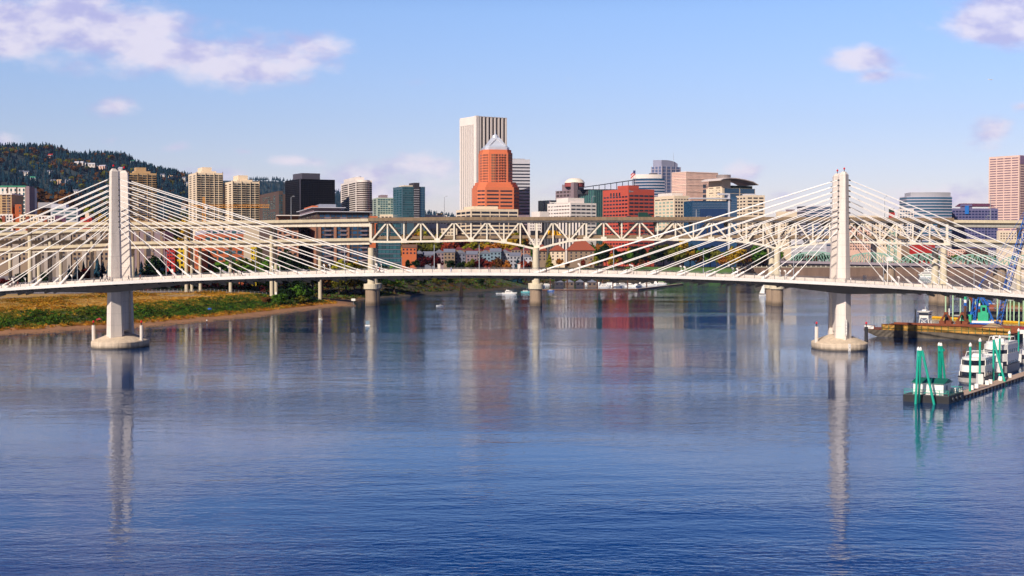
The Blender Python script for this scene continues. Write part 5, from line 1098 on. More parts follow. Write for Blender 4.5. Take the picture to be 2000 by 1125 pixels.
# path, fenced lot, lawn
def sheet(name, pts_px, mat, lift=.06, n=40, zf=None):
    m = MB(); a, b = pts_px; rows = []
    for i in range(n + 1):
        t = i / n; p = Vector(a[0]).lerp(Vector(a[1]), t) if len(a) == 2 else None; q = Vector(b[0]).lerp(Vector(b[1]), t); rows.append([p.lerp(q, k / 6) for k in range(7)])
    vs = [(p.x, p.y, gz(p.x, p.y) + lift) for r in rows for p in r]; fs = [(i * 7 + k, i * 7 + k + 1, i * 7 + 8 + k, i * 7 + 7 + k) for i in range(n) for k in range(6)]
    m.add(vs, fs); return struct(name, m, mat)
g1 = [G(p, y, 7.1) for p, y in ((-40, 586), (300, 582), (560, 572.5))]; g2 = [G(p, y, 7.1) for p, y in ((-40, 582.5), (300, 579), (560, 570.5))]
sheet('footpath', ([g1[0].xy, g1[2].xy], [g2[0].xy, g2[2].xy]), M('path_dust', 'a08866', .95, .15, .1), .1)
l1 = [G(p, y, 7.3) for p, y in ((-60, 576), (520, 569))]; l2 = [G(p, y, 7.3) for p, y in ((-60, 557), (520, 556))]
sheet('gravel_lot', ([l1[0].xy, l1[1].xy], [l2[0].xy, l2[1].xy]), M('gravel', '746e74', .95, .15, .1), .14)
fn = root('lot_fence', 'long low wire fence along the gravel lot on the left bank', 'fence', (0, 0, 0)); m = MB(); a = l1[0]; b_ = l1[1]; fp = []
for i in range(70):
    q = a.lerp(b_, i / 69); z = gz(q.x, q.y); fp.append(Vector((q.x, q.y + 1, z)))
for q in fp: m.bar(q, q + Vector((0, 0, 2)), .12)
obj('posts', m, grey_metal, fn).name = 'post_row'; m = MB()
for q, r_ in zip(fp[:-1], fp[1:]):
    for hh_ in (.5, 1.2, 1.95): m.bar(q + Vector((0, 0, hh_)), r_ + Vector((0, 0, hh_)), .05)
obj('wire', m, grey_metal, fn)
lm = MB(); gx = np.linspace(X(1225, 1450), X(1470, 1640), 26); gy = np.linspace(1330, 1560, 26); vs = []
for y in gy:
    for x in np.linspace(X(1222, y), X(1330 + min(106, 110 * (y - 1330) / 105), y), 26): vs.append((x, y, gz(x, y) + .25))
m = MB(); m.add(vs, [(j * 26 + i, j * 26 + i + 1, j * 26 + 27 + i, j * 26 + 26 + i) for j in range(25) for i in range(25)]); struct('park_lawn', m, M('lawn', '567a30', .95, .3, .08))
#@@WATERSIDE
teal = M('teal_paint', '10a088', .45, .12, .5); teal_l = M('pale_green_paint', 'a8c8a0', .6, .15, .5); hullblack = M('black_hull', '1c1d22', .6, .3, .5, bump=.1); boatwhite = M('boat_white', 'ece9e2', .35, .05, .5)
wood = M('dock_boards', 'b39a86', .85, .2, .6); rust = M('rust_steel', '7c4028', .8, .3, .6); ochre = M('ochre_steel', 'b98a3c', .75, .35, .5); barge_hull = M('barge_hull', '5a5248', .85, .4, .5, bump=.2); sand = M('sand_pile', 'a28a6c', .95, .15, .6); brown_pile = M('brown_pile', '5c3a2a', .85, .3, .8); craneblue = M('crane_blue', '1560b8', .45, .12, 1); cranegreen = M('crane_green', '2ea87c', .45, .12, 1)
DTH = R(-33)
def dl(x, y, z=0):                                     # dock frame
    c, sn = math.cos(DTH), math.sin(DTH); return Vector((87.8 + x * c - y * sn, 277 + x * sn + y * c, z))
# float with house
fb_ = root('float_barge', 'black float with a white green-roofed shed and teal railings at the lower right', 'barge', dl(0, 0, 0), DTH)
m = MB(); m.box(-9.3, 0, -.5, 0, 11, 1.45); obj('hull', m, hullblack, fb_)
m = MB(); m.box(-9.2, .1, 1.45, -.1, 10.9, 1.55); obj('deck', m, M('deck_grey', '4a4c50', .8, .2, .6), fb_)
m = MB(); m.box(-7.6, 1.3, 1.55, -1.5, 6.6, 3.9); sh = obj('shed', m, boatwhite, fb_)
m = MB(); m.loft([[(x, .9, 3.88), (x, 7.0, 3.88), (x, 6.6, 4.0), (x, 4.2, 4.75), (x, .9, 4.0)] for x in (-7.9, -1.2)]); 
for k in range(12): m.bar((-7.6 + k * .55, .95, 4.03), (-7.6 + k * .55, 4.2, 4.8), .08)
obj('shed_roof', m, M('green_roof', '1f6b5a', .5, .15, .6), fb_)
m = MB(); m.box(-1.5, 3.2, 1.6, -1.44, 4.2, 3.4); obj('door', m, w_grey, fb_)
m = MB(); pts = [(-9.1, .2), (-.2, .2), (-.2, 10.8), (-4, 10.8)]
for (x0, y0), (x1, y1) in zip(pts[:-1], pts[1:]):
    n = max(2, int(math.hypot(x1 - x0, y1 - y0) / 1.5))
    for i in range(n + 1): m.bar((x0 + (x1 - x0) * i / n, y0 + (y1 - y0) * i / n, 1.5), (x0 + (x1 - x0) * i / n, y0 + (y1 - y0) * i / n, 2.6), .09)
    for i in range(n): a = Vector((x0, y0, 0)).lerp(Vector((x1, y1, 0)), i / n); b_ = Vector((x0, y0, 0)).lerp(Vector((x1, y1, 0)), (i + 1) / n); m.bar(a + Vector((0, 0, 1.55)), b_ + Vector((0, 0, 2.55)), .05)
    for z in (2.6, 2.05): m.bar((x0, y0, z), (x1, y1, z), .08)
obj('railing', m, teal, fb_)
for k, (x, y) in enumerate(((-9.35, 2), (.0, 2.5), (.0, 5.2), (.0, 8.2))):
    m = MB(); m.tube((x - .25 if x < -1 else x, y, .8), (x if x < -1 else x + .25, y, .8), .42, n=12); obj('tyre_fender', m, rust if k == 0 else dark_metal, fb_)
for (x, y, s_) in ((-1.2, 8.4, .7), (-2.1, 8.8, .6), (-3.2, 8.0, .75), (-2.6, 9.6, .6)):
    m = MB(); m.box(x - s_ / 2, y - s_ / 2, 1.55, x + s_ / 2, y + s_ / 2, 2.5); obj('utility_box', m, boatwhite, fb_)
def dolphin(label, tops, feet, ztop, r=.25):
    d = root('mooring_dolphin', label, 'dolphin', (feet[0].x, feet[0].y, 0), 0, 'teal mooring dolphins'); o0 = Vector((feet[0].x, feet[0].y, 0))
    for t, f in zip(tops, feet):
        m = MB(); m.tube(f - o0 - Vector((0, 0, 2)), Vector((t.x, t.y, ztop)) - o0, r, r, 12); obj('pile', m, teal, d)
    for t in tops[:2]:
        m = MB(); m.lathe([(r * 1.1, ztop), (r * 1.15, ztop + .25), (r * .7, ztop + .55), (.03, ztop + .75)], 12, (t.x - o0.x, t.y - o0.y)); obj('pile_cap', m, boatwhite, d)
    m = MB(); m.bar(Vector((tops[0].x, tops[0].y, ztop - .9)) - o0, Vector((tops[-1].x, tops[-1].y, ztop - .9)) - o0 + Vector((.5, 0, 0)), .6); obj('head_beam', m, teal, d)
def D3(px, py, Dd): return P(px, py, Dd)
dolphin('nearer teal three-legged mooring dolphin in front of the white shed', [D3(1793.5, 684, 277.5), D3(1798, 684, 277), D3(1801, 687, 277)], [G(1787.5, 789), G(1794, 787), G(1829, 790)], Z(684.5, 277))
dolphin('farther teal mooring dolphin rising behind the white shed', [D3(1834, 674.5, 297), D3(1838, 674.5, 296), D3(1839, 677, 296)], [G(1834, 766), G(1838, 765), G(1850, 767)], Z(675, 297))
dk = root('floating_dock', 'long narrow floating dock running from the float to the right edge', 'dock', dl(0, 11.3), DTH)
m = MB(); m.box(-2.9, 0, -.3, -.1, 78, .62); obj('pontoon', m, brown_pile, dk); m = MB(); m.box(-2.95, 0, .62, -.05, 78, .74); obj('walkway', m, wood, dk)
m = MB()
for k in range(26): m.box(-.1, 1 + k * 3, .05, .12, 1.9 + k * 3, .6)
obj('bumper', m, dark_metal, dk)
for y in (4, 13, 17, 26, 29, 38, 47):
    m = MB(); m.box(-2.3, y, .74, -1.5, y + .5, 1.7); obj('power_pedestal', m, boatwhite, dk)
pil = [(1894.4, 771, 676.5), (1913.3, 757, 667), (1940, 749.5, 663), (1952, 733, 661), (1970.7, 723, 652), (1988.8, 713, 647)]
for i, (px, yb, yt) in enumerate(pil):
    g_ = G(px, yb); zt = Z(yt, g_.y); r = root('guide_pile', '%s tall teal guide pile from the left along the floating dock' % ORD[i], 'pile', (g_.x, g_.y, 0), 0, 'teal piles along the dock')
    obj('shaft', MB().tube((0, 0, -2), (0, 0, zt), .24, n=12), teal, r); obj('pile_cap', MB().lathe([(.33, zt), (.36, zt + .3), (.2, zt + .6), (.02, zt + .85)], 12), boatwhite, r)
    if i in (1, 3, 4, 5): obj('guide_box', MB().box(-.6, -.6, .75, .6, .6, 3.1), boatwhite, r)
    if i == 2: q = G(1967.5, 752) - g_; obj('brace_pile', MB().tube((0, 0, zt - .2), (q.x, q.y, -1.5), .27, n=12), teal, r)
# passenger boats
def hullpoly(w, L, n=8, blunt=.35):
    pts = []
    for i in range(n + 1): t = i / n; pts.append((-w / 2 + w * t, -L * blunt * .5 * math.sin(math.pi * t) ** .7 if 0 < t < 1 else 0))
    return pts + [(w / 2, L), (-w / 2, L)]
def tour_boat(name, label, loc, w, L, lv, rail=True):
    r = root(name, label, 'boat', loc, DTH)
    sc = lambda k, y0=0, y1=1: [(x * k, (y if y < 1 else y) * (1 if y < 1 else y1) + (y0 if y < 1 else 0)) for x, y in hullpoly(w, L)]
    m = MB(); m.prism(sc(.86, .8), -.4, .5, sc(1.0)); m.prism(sc(1.0), .5, lv[0]); obj('hull', m, M('boat_hull_grey', 'a09c98', .5, .15, .6), r)
    m = MB(); m.prism(sc(1.02, -.05), lv[0], lv[0] + .25); obj('rub_rail', m, dark_metal, r)
    z = lv[0] + .25; k = .96; y0 = .9
    for i, (gh, wh) in enumerate(lv[1]):
        m = MB(); m.prism(sc(k * .98, y0 + .1, .97), z, z + gh); obj('window_band', m, glass_dark if i < 9 else glass_teal, r)
        m = MB()
        for x in [w * k * (-.5 + j / 6) for j in range(7)]: m.box(x - .08, -.3 + y0, z, x + .08, y0 + .2, z + gh)
        for j in range(int(L * .9 / 2.2)):
            for sx in (-1, 1): m.box(sx * w * k * .49 - .06, y0 + 1 + j * 2.2, z, sx * w * k * .49 + .06, y0 + 1.3 + j * 2.2, z + gh)
        obj('window_post', m, boatwhite, r)
        m = MB(); m.prism(sc(k, y0, .98), z + gh, z + gh + wh); obj('deck_side', m, boatwhite, r); z += gh + wh; k -= .06; y0 += 1.1
    m = MB()
    for sx in (-1, 1):
        m.bar((sx * w * .4, y0 + .6, z), (sx * w * .4, y0 + 2.0, z + 1.1), .1); m.bar((sx * w * .4, y0 + 2.0, z + 1.1), (sx * w * .4, L * .8, z + 1.1), .1); m.bar((sx * w * .4, L * .8, z + 1.1), (sx * w * .4, L * .8, z), .1)
    m.bar((-w * .4, y0 + 2, z + 1.1), (w * .4, y0 + 2, z + 1.1), .1); m.bar((-w * .4, L * .8, z + 1.1), (w * .4, L * .8, z + 1.1), .1)
    obj('top_rail', m, boatwhite, r); m = MB(); m.box(-1, L * .4, z, 1, L * .55, z + .7); m.box(-w * .2, y0 + 2.2, z, w * .1, y0 + 3.4, z + .4); obj('roof_box', m, boatwhite, r); return r
b1 = G(1897, 750); tour_boat('tour_boat', 'white two-deck tour boat with dark window bands moored nearest the float', (b1.x, b1.y, 0), 6.0, 12, (1.55, [(1.0, 1.5), (1.15, .55)]))
b2 = G(1941, 731); tour_boat('yacht', 'larger white three-deck yacht moored behind the two-deck tour boat', (b2.x, b2.y, 0), 6.4, 13, (2.3, [(.7, 1.9), (.95, 1.3), (.02, .5)]))
b3 = G(2012, 712); tour_boat('yacht', 'white boat cut off by the right edge beyond the three-deck yacht', (b3.x, b3.y, 0), 6, 16, (1.6, [(.8, 1.2)]))
# rusty hopper barge
p0 = G(1714, 657.5); BT = R(-35)
hb = root('hopper_barge', 'long rusty ochre-sided hopper barge with a sand heap moored right of the tower', 'barge', (p0.x, p0.y, 0), BT)
m = MB(); BL = 47.0; m.loft([[(x, y, z) for x, z in ((-5.2, 2.1), (-5.2, 2.6), (BL, 2.0), (BL, -.6), (2, -.6), (-.8, .2))][::-1] for y in (0, 13)]); obj('hull', m, barge_hull, hb)
m = MB(); m.box(1.5, .35, 2.2, BL - 1, .6, 4.5); obj('side_wall', m, ochre, hb); m = MB(); m.box(1.5, 12.4, 2.2, BL - 1, 12.65, 4.7); m.box(1.2, .35, 2.2, 1.5, 12.65, 4.3); obj('far_wall', m, rust, hb)
m = MB(); m.box(1.2, .1, 4.45, BL - 1, .7, 4.62); m.box(-5.1, 0, 2.45, 1.4, 13, 2.7); m.box(-4.8, .2, 2.6, -1.2, .4, 4.0); obj('coaming', m, rust, hb)
m = MB()
for k in range(20): m.box(1.5 + k * 2.35, .08, 2.1, 1.72 + k * 2.35, .4, 4.5)
m.box(1.5, .1, 3.1, BL - 1, .36, 3.22); obj('wall_rib', m, M('green_rib', '6a7040', .7, .3, .6), hb)
m = MB(); m.box(-4.9, .1, 2.6, -1.5, .25, 3.9); obj('bow_board', m, boatwhite, hb)
m = MB(); rings = []
random.seed(5)
for z, k in ((2.2, 1.0), (3.6, .75), (4.9, .4), (5.7, .12)): rings.append([(38.5 + 6.4 * k * math.cos(a) * random.uniform(.93, 1.07), 6.5 + 5.6 * k * math.sin(a), z) for a in [i * math.pi / 10 for i in range(20)]])
m.loft(rings); obj('sand_heap', m, sand, hb); m = MB(); m.box(1.5, .6, 2.1, BL - 1, 12.4, 2.4); obj('hold_floor', m, rust, hb)
def bl(x, y, z=0): c, sn = math.cos(BT), math.sin(BT); return Vector((p0.x + x * c - y * sn, p0.y + x * sn + y * c, z))
tg = root('push_tug', 'white push tug with a raised wheelhouse behind the rusty barge', 'boat', bl(4, 20), BT)
m = MB(); m.loft([[(x, y, z) for x, z in ((0, 1.2), (.6, -.4), (11, -.4), (12, 1.2))][::-1] for y in (0, 6)]); obj('hull', m, hullblack, tg)
m = MB(); m.box(1.5, 1, 1.2, 9, 5, 3.4); obj('deckhouse', m, boatwhite, tg); m = MB()
for x in (3.6, 7.4):
    for y in (1.6, 4.4): m.bar((x, y, 3.3), (x + (.4 if x < 5 else -.4), y, 6.2), .22)
for y in (1.6, 4.4): m.bar((3.6, y, 3.4), (7, y, 6), .14); m.bar((7.4, y, 3.4), (4, y, 6), .14)
obj('tower_frame', m, boatwhite, tg); m = MB(); m.prism([(3.9, 1.6), (7.1, 1.6), (7.1, 4.4), (3.9, 4.4)], 6.1, 8.4, [(3.6, 1.3), (7.4, 1.3), (7.4, 4.7), (3.6, 4.7)]); obj('wheelhouse', m, boatwhite, tg)
m = MB(); m.box(3.72, 1.2, 7.2, 7.28, 4.8, 8.0); obj('window_band', m, glass_dark, tg); m = MB(); m.box(3.2, .9, 8.4, 7.8, 5.1, 8.6); m.box(4.6, 2.2, 8.6, 6, 3.8, 9.1); m.bar((5.5, 3, 9), (5.5, 3, 10.3), .1); obj('roof', m, boatwhite, tg)
m = MB(); m.tube((2.2, 2, 3), (2.2, 2, 9.2), .25); m.tube((3.0, 4, 3), (3.0, 4, 8.4), .22); obj('exhaust_stack', m, dark_metal, tg)
wk = root('work_barge', 'flat red-decked work barge behind the rusty barge carrying the crane', 'barge', bl(15, 24), BT)
m = MB(); m.box(0, 0, -.5, 36, 12, 2.9); obj('hull', m, boatwhite, wk); m = MB(); m.box(-.2, -.2, 2.9, 36.2, 12.2, 3.3); obj('deck', m, M('red_deck', 'a03038', .7, .25, .6), wk)
for k, x in enumerate((3, 14)): 
    m = MB(); m.box(x, 1, 3.3, x + 8, 3, 3.9); obj('deck_box', m, boatwhite, wk)
m = MB(); m.box(31, 3, 3.3, 35.5, 9, 5.2); obj('engine_shed', m, rust, wk)
def bucket(label, loc):
    r = root('clamshell_bucket', label, 'bucket', loc, BT, 'clamshell buckets on the work barge'); m = MB()
    for sx in (-1, 1): m.loft([[(sx * .1, y, .1), (sx * 2.1, y, .4), (sx * 2.3, y, 1.6), (sx * .3, y, 2.0)][::sx] for y in (-1.3, 1.3)])
    obj('jaw', m, rust, r); m = MB()
    for sx in (-1, 1):
        for y in (-1, 1): m.bar((sx * 2.1, y, 1.5), (sx * .4, y * .4, 4.4), .32)
    m.box(-.7, -.6, 4.2, .7, .6, 5.0); obj('arm', m, rust, r)
bucket('dark rusty clamshell bucket just right of the push tug', bl(16.6, 25, 3.3)); bucket('second clamshell bucket, standing left of the brown spud pile', bl(22.5, 25, 3.3))
ex = root('dredge_pump', 'small black machine with a white pipe behind the left clamshell bucket', 'machine', bl(15.8, 28, 3.3), BT); obj('engine', MB().box(-.6, -.5, 0, .8, .8, 3.2).box(-.9, -.3, 3.2, .2, .5, 4.6), dark_metal, ex); obj('pipe', MB().tube((.9, 0, 2), (.9, 0, 6.2), .22), boatwhite, ex)
def spud(label, px, ytop, D_, zb0=0):
    x = X(px, D_); zt = Z(ytop, D_); r = root('spud_pile', label, 'pile', (x, D_, 0), 0, 'brown spud piles of the work barge'); obj('shaft', MB().tube((0, 0, -2), (0, 0, zt - 3.2), .48, n=12), brown_pile, r)
    for k, mt in enumerate((craneblue, boatwhite, cranegreen)): obj('painted_band', MB().tube((0, 0, zt - 3.2 + k * 1.1), (0, 0, zt - 2.1 + k * 1.1), .5, n=12), mt, r)
spud('nearer brown spud pile with green, white and blue bands', 1886, 580, 500); spud('farther brown spud pile with coloured bands, left of the green crane cab', 1913, 587, 520)
sb = root('boom_arm', 'brown steel arm leaning beside the banded spud pile', 'arm', (X(1893, 522), 522, 0)); a = P(1894, 579, 522) - sb.location; b_ = P(1911, 614, 522) - sb.location; obj('beam', MB().bar(a, b_, .9), rust, sb); obj('pivot', MB().tube(b_ - Vector((0, .6, 0)), b_ + Vector((0, .6, 0)), .7), dark_metal, sb)
cr = root('barge_crane', 'blue and green lattice-boom crane standing on the work barge at the right', 'crane', bl(28.5, 29.5, 3.3), BT)
obj('crawler_base', MB().box(-4, -2.6, 0, 4, 2.6, 1.1).box(-5, -3.2, .9, 5, 3.2, 1.3), craneblue, cr); obj('machine_deck', MB().box(-5.8, -2.4, 1.3, 4.6, 2.4, 2.0), boatwhite, cr)
obj('operator_cab', MB().box(-7.0, -3.0, 1.4, -3.3, -.8, 4.2), cranegreen, cr); obj('cab_window', MB().box(-6.4, -3.08, 2.2, -4.2, -2.9, 3.7), glass_dark, cr)
obj('machine_house', MB().box(-1.3, -1.8, 2.0, 2.4, 1.8, 5.0).box(-.5, -1.4, 5.0, 1.7, 1.4, 7.6), cranegreen, cr); obj('house_window', MB().box(.1, -1.5, 5.6, 1.2, -1.35, 6.9), glass_dark, cr)
m = MB(); lattice((-3.4, 0, 2), (-2.0, 0, 14.2), 1.5, 6, m, .3); lattice((-2.0, 0, 14.2), (2.6, 0, 7.8), 1.2, 4, m, .26); lattice((3.2, 0, 2), (-1.5, 0, 13), 1.0, 6, m, .2); obj('gantry', m, craneblue, cr)
obj('engine_block', MB().box(-5.2, -.5, 2.0, -3, 2, 5.2), craneblue, cr)
cinv = lambda v: (Matrix.Rotation(-BT, 3, 'Z') @ (v - cr.location))
f0 = cinv(P(1951, 636, cr.location.y - 2)); f1 = cinv(P(1968, 556, cr.location.y + 3)); f2 = cinv(P(2018, 385, cr.location.y + 12))
obj('boom', lattice(f0, f1, 1.7, 8, lattice(f1, f2, 1.8, 18, None, .2), .2), craneblue, cr); m = MB()
for k in (.55, .8, 1): q = f1.lerp(f2, k); m.bar(Vector((-2, 0, 14)), q, .09)
obj('pendant_line', m, craneblue, cr)
yb = root('floating_boom', 'yellow floating barrier stretched on the water behind the crane', 'barrier', (0, 0, 0)); m = MB(); a = G(1822, 621); b_ = G(2030, 634)
for k in range(40): p = a.lerp(b_, k / 40); q = a.lerp(b_, (k + .94) / 40); m.tube(p + Vector((0, 0, .25)), q + Vector((0, 0, .25)), .62, n=8)
obj('float', m, M('boom_yellow', 'e0a818', .5, .12, .6), yb); obj('skirt', MB().bar(a + Vector((0, .2, -.3)), b_ + Vector((0, .2, -.3)), .1, .8), rust, yb); yb['label'] = 'yellow floating barrier stretched on the water behind the crane'
gp = [(1846.7, 628), (1860.9, 631), (1875.6, 632), (1893.9, 635), (1904.5, 634), (1948, 628), (1966.5, 629), (1973, 626), (1980.3, 629), (1990, 632), (1998.5, 631)]
for i, (px, yb_) in enumerate(gp):
    g_ = G(px, yb_); r = root('mooring_pile', '%s thin pale green pile from the left around the submarine berth' % ORD[i], 'pile', (g_.x, g_.y, 0), 0, 'thin pale green piles at the berth'); obj('shaft', MB().tube((0, 0, -2), (0, 0, 12.8), .3, n=8), teal_l, r); obj('pile_cap', MB().lathe([(.32, 12.8), (.1, 13.3)], 8), boatwhite, r)
g_ = G(1848, 622.5); sm = root('submarine', 'black museum submarine lying behind the pale green piles', 'submarine', (g_.x, g_.y, 0), R(-12)); blk = M('submarine_black', '15171d', .4, .2, .4)
m = MB(); n = 14
for_r = [(0, .1, .6), (1.5, 1.3, .5), (4, 2.2, .3), (9, 2.8, 0), (20, 3.0, 0), (40, 3.0, 0), (55, 2.2, 0), (66, .4, .2)]
m.loft([[(x, r * math.cos(6.283 * i / n), .6 + dz + r * math.sin(6.283 * i / n)) for i in range(n)] for x, r, dz in for_r]); obj('hull', m, blk, sm, smooth=True)
obj('sail', MB().prism([(9, 0), (10.5, -1.1), (15, -1.1), (17, 0), (15, 1.1), (10.5, 1.1)], 2.5, 8.2), blk, sm); obj('diving_plane', MB().box(10.5, -3.4, 5.2, 12.5, 3.4, 5.45), blk, sm)
g_ = G(1905, 617); wf_ = root('wharf', 'dark timber wharf with small sheds at the right bank behind the crane', 'wharf', (g_.x, g_.y + 8, 0), R(-14)); obj('deck', MB().box(0, 0, 2.0, 60, 8, 2.7), brown_pile, wf_)
for k in range(9): obj('support_pile', MB().tube((2 + k * 7, 1, -3), (2 + k * 7, 1, 2.2), .35), brown_pile, wf_)
obj('shed', MB().box(4, 2, 2.7, 11, 6, 5.2), w_roofred, wf_); obj('shed_roof', MB().box(3.6, 1.6, 5.2, 11.4, 6.4, 5.5), w_lgrey, wf_); obj('railing', MB().bar((0, .1, 3.7), (60, .1, 3.7), .08).bar((0, .1, 3.2), (60, .1, 3.2), .08), grey_metal, wf_)
# ------------------------------------------------------------------ far river wall, green bridge, ferry
m = MB(); a = Vector((G(1436, 540).x, G(1436, 540).y - 10)); b_ = Vector((G(2000, 538.5).x, G(2000, 538.5).y - 10)); c_ = Vector((2600, 1490)); sw = root('river_wall', 'long brown concrete river wall with a pale cap along the far shore', 'wall', (0, 0, 0))
for p, q in ((a, b_), (b_, c_)): m.bar((p.x, p.y, 4.8), (q.x, q.y, 4.8), 1.6, 11.6)
obj('wall_face', m, M('river_wall_concrete', '7d6557', .9, .25, .06, streak=True), sw); m = MB(); m2 = MB()
for p, q in ((a, b_),):
    m.bar((p.x, p.y - .2, 10.9), (q.x, q.y - .2, 10.9), 2.2, .7)
    for k in range(60): t = p.lerp(q, k / 60); m2.box(t.x - .4, t.y - 1.4, 11, t.x + .4, t.y - .6, 12.5)
obj('cap', m, conc2, sw); obj('bollard_row', m2, conc, sw)['kind'] = 'stuff'
GB = root('green_truss_bridge', 'pale green truss bridge with curved chords far behind the right tower', 'bridge', (0, 0, 0)); grn = M('green_steel', '7fa596', .6, .15, .1)
def hb_pt(px, py): D_ = 1420 - (px - 1540) * .32; return P(px, py, D_)
dy_ = lambda px: 509 + (px - 1540) * .021
m = MB(); m.bar(hb_pt(1528, dy_(1528) + 2.5), hb_pt(2080, dy_(2080) + 2.5), 13, 2.4); obj('road_deck', m, cw('bridge_deck_grey', '8a7f86'), GB)
m = MB()
for k in range(3): m.bar(hb_pt(1528, dy_(1528) + 6.0) + Vector((0, k * 5 - 5, 0)), hb_pt(2080, dy_(2080) + 6.0) + Vector((0, k * 5 - 5, 0)), 1.4, 2.0)
obj('deck_girder', m, cw('dark_girder', '4c4650'), GB)
for (xa, xb) in ((1540, 1650), (1652, 1756), (1758, 1852), (1856, 1952), (1954, 2060)):
    t_ = MB(); n = 10
    for off in (-6, 6):
        tp = []; bt = []
        for i in range(n + 1):
            px = xa + (xb - xa) * i / n; b0 = hb_pt(px, dy_(px) + 1); h_ = 1.5 + 8.5 * math.sin(math.pi * i / n) ** .6 if 0 < i < n else .5
            bt.append(b0 + Vector((0, off, 0))); tp.append(b0 + Vector((0, off, h_)))
        for i in range(n):
            t_.bar(tp[i], tp[i + 1], .75); t_.bar(bt[i], bt[i + 1], .7)
            if i: t_.bar(bt[i], tp[i], .5)
            t_.bar(bt[i] if i < n / 2 else tp[i], tp[i + 1] if i < n / 2 else bt[i + 1], .45)
    obj('truss_span', t_, grn, GB)
for px in (1737, 1953, 1646): 
    q = hb_pt(px, 520); m = MB()
    for off in (-5, 5): m.tube((q.x, q.y + off, -2), (q.x, q.y + off, 13.5), 4.6, 4.2, 14)
    m.box(q.x - 4.5, q.y - 9, 13.2, q.x + 4.5, q.y + 9, 15); obj('pier', m, conc_wet, GB)
for px in (1742, 1650): q = hb_pt(px, 500); lt = lattice((q.x, q.y, 18), (q.x, q.y, 50 if px > 1700 else 46), 6.5, 7, None, .8); obj('lift_tower', lt, grn, GB)
g_ = G(1795, 540.5); fe = root('ferry', 'white ferry with a green stripe moored at the far river wall', 'boat', (g_.x, g_.y, 0), R(-8)); L_ = 27
m = MB(); m.loft([[(x, y, z) for x, z in ((-1, 3.2), (1.5, -.3), (L_, -.3), (L_, 2.8))][::-1] for y in (0, 7)]); obj('hull', m, boatwhite, fe); obj('stripe', MB().box(.4, -.06, 1.5, L_, .0, 2.3), cw('ferry_green', '1f6a50'), fe)
for k in range(3): obj('deck_level', MB().box(3 + k * 3, .4, 2.8 + k * 2.6, L_ - 1 - k * 3, 6.6, 5.4 + k * 2.6), boatwhite, fe); obj('window_band', MB().box(3.6 + k * 3, .3, 3.7 + k * 2.6, L_ - 2 - k * 3, .42, 4.8 + k * 2.6), glass_dark, fe)
# ------------------------------------------------------------------ marina and small boats
def cruiser(name, label, px, py, L_, rz=0, hullm=None, fly=True, group='white boats in the marina'):
    g_ = G(px, py); r = root(name, label, 'boat', (g_.x, g_.y, 0), rz, group); w = L_ * .3; hm = hullm or boatwhite
    st = [(-.5, .46, 1.0, .1), (-.3, .5, 1.0, 0), (.1, .5, 1.1, 0), (.35, .34, 1.25, .02), (.5, .03, 1.45, .25)]
    m = MB(); m.loft([[(x * L_, -k * w, zt * L_ * .1), (x * L_, -k * w * .8, -.3 + zb_ * L_ * .3), (x * L_, k * w * .8, -.3 + zb_ * L_ * .3), (x * L_, k * w, zt * L_ * .1)] for x, k, zt, zb_ in st]); obj('hull', m, hm, r)
    h0 = L_ * .1; m = MB(); m.loft([[(-.3 * L_, y, h0), (.24 * L_, y, h0), (.12 * L_, y * .9, h0 + L_ * .11), (-.28 * L_, y * .9, h0 + L_ * .11)] for y in (-w * .38, w * .38)]); obj('cabin', m, boatwhite, r)
    obj('side_window', MB().box(-.24 * L_, -w * .385, h0 + L_ * .045, .13 * L_, w * .385, h0 + L_ * .085), glass_dark, r)
    if fly: obj('flybridge', MB().loft([[(-.24 * L_, y, h0 + L_ * .11), (.02 * L_, y, h0 + L_ * .11), (-.02 * L_, y, h0 + L_ * .17), (-.24 * L_, y, h0 + L_ * .17)] for y in (-w * .3, w * .3)]).bar((-.2 * L_, 0, h0 + L_ * .15), (-.2 * L_, 0, h0 + L_ * .27), .1), boatwhite, r)
    return r
cruiser('cabin_cruiser', 'white cabin cruiser anchored alone left of the middle truss pier', 995, 574.5, 10.5, 0, None, True, None)
dg_ = root('dinghy', 'small pale dinghy tied left of the anchored cabin cruiser', 'boat', (G(974, 573.5).x, G(974, 573.5).y, 0)); obj('hull', MB().loft([[(x, -k, .5), (x, -k * .6, -.1), (x, k * .6, -.1), (x, k, .5)] for x, k in ((-2, .6), (0, .8), (1.6, .5), (2.3, .05))]), boatwhite, dg_); obj('thwart', MB().box(-.2, -.7, .4, .2, .7, .48), wood, dg_)
cruiser('motor_boat', 'pale turquoise motor boat beside the middle truss pier', 1027, 571, 7.2, 0, M('turquoise_paint', '6ab8b8', .4), False, None)
cruiser('motor_boat', 'blue motor boat right of the middle truss pier', 1076, 568.5, 5.2, 0, M('bright_blue_paint', '2060b0', .4), False, None); cruiser('motor_boat', 'small bright blue skiff at the marina dock', 1104.5, 566.5, 4.2, 0, M('bright_blue_paint', '2060b0', .4), False, None)
random.seed(3)
mb_ = [(1058, 560, 9), (1068, 557, 8), (1180, 561, 11), (1192, 556, 10), (1206, 561, 12), (1216, 557, 10), (1233, 560, 11), (1246, 560, 12), (1254, 556, 9), (1266, 558, 13), (1280, 556, 11), (1292, 555, 10), (1170, 555, 9), (1143, 556, 9)]
for i, (px, py, L_) in enumerate(sorted(mb_)): cruiser('moored_boat', '%s white boat from the left in the crowded marina under the deck' % ORD[i], px, py, L_, random.uniform(-.5, .5) + (0 if i % 3 else 1.2), None, i % 2 == 0)
a = G(1050, 567); b_ = G(1243, 566); c_ = G(1332, 555.5); mk = root('marina_dock', 'brown marina dock running along the water under the white bridge', 'dock', (0, 0, 0))
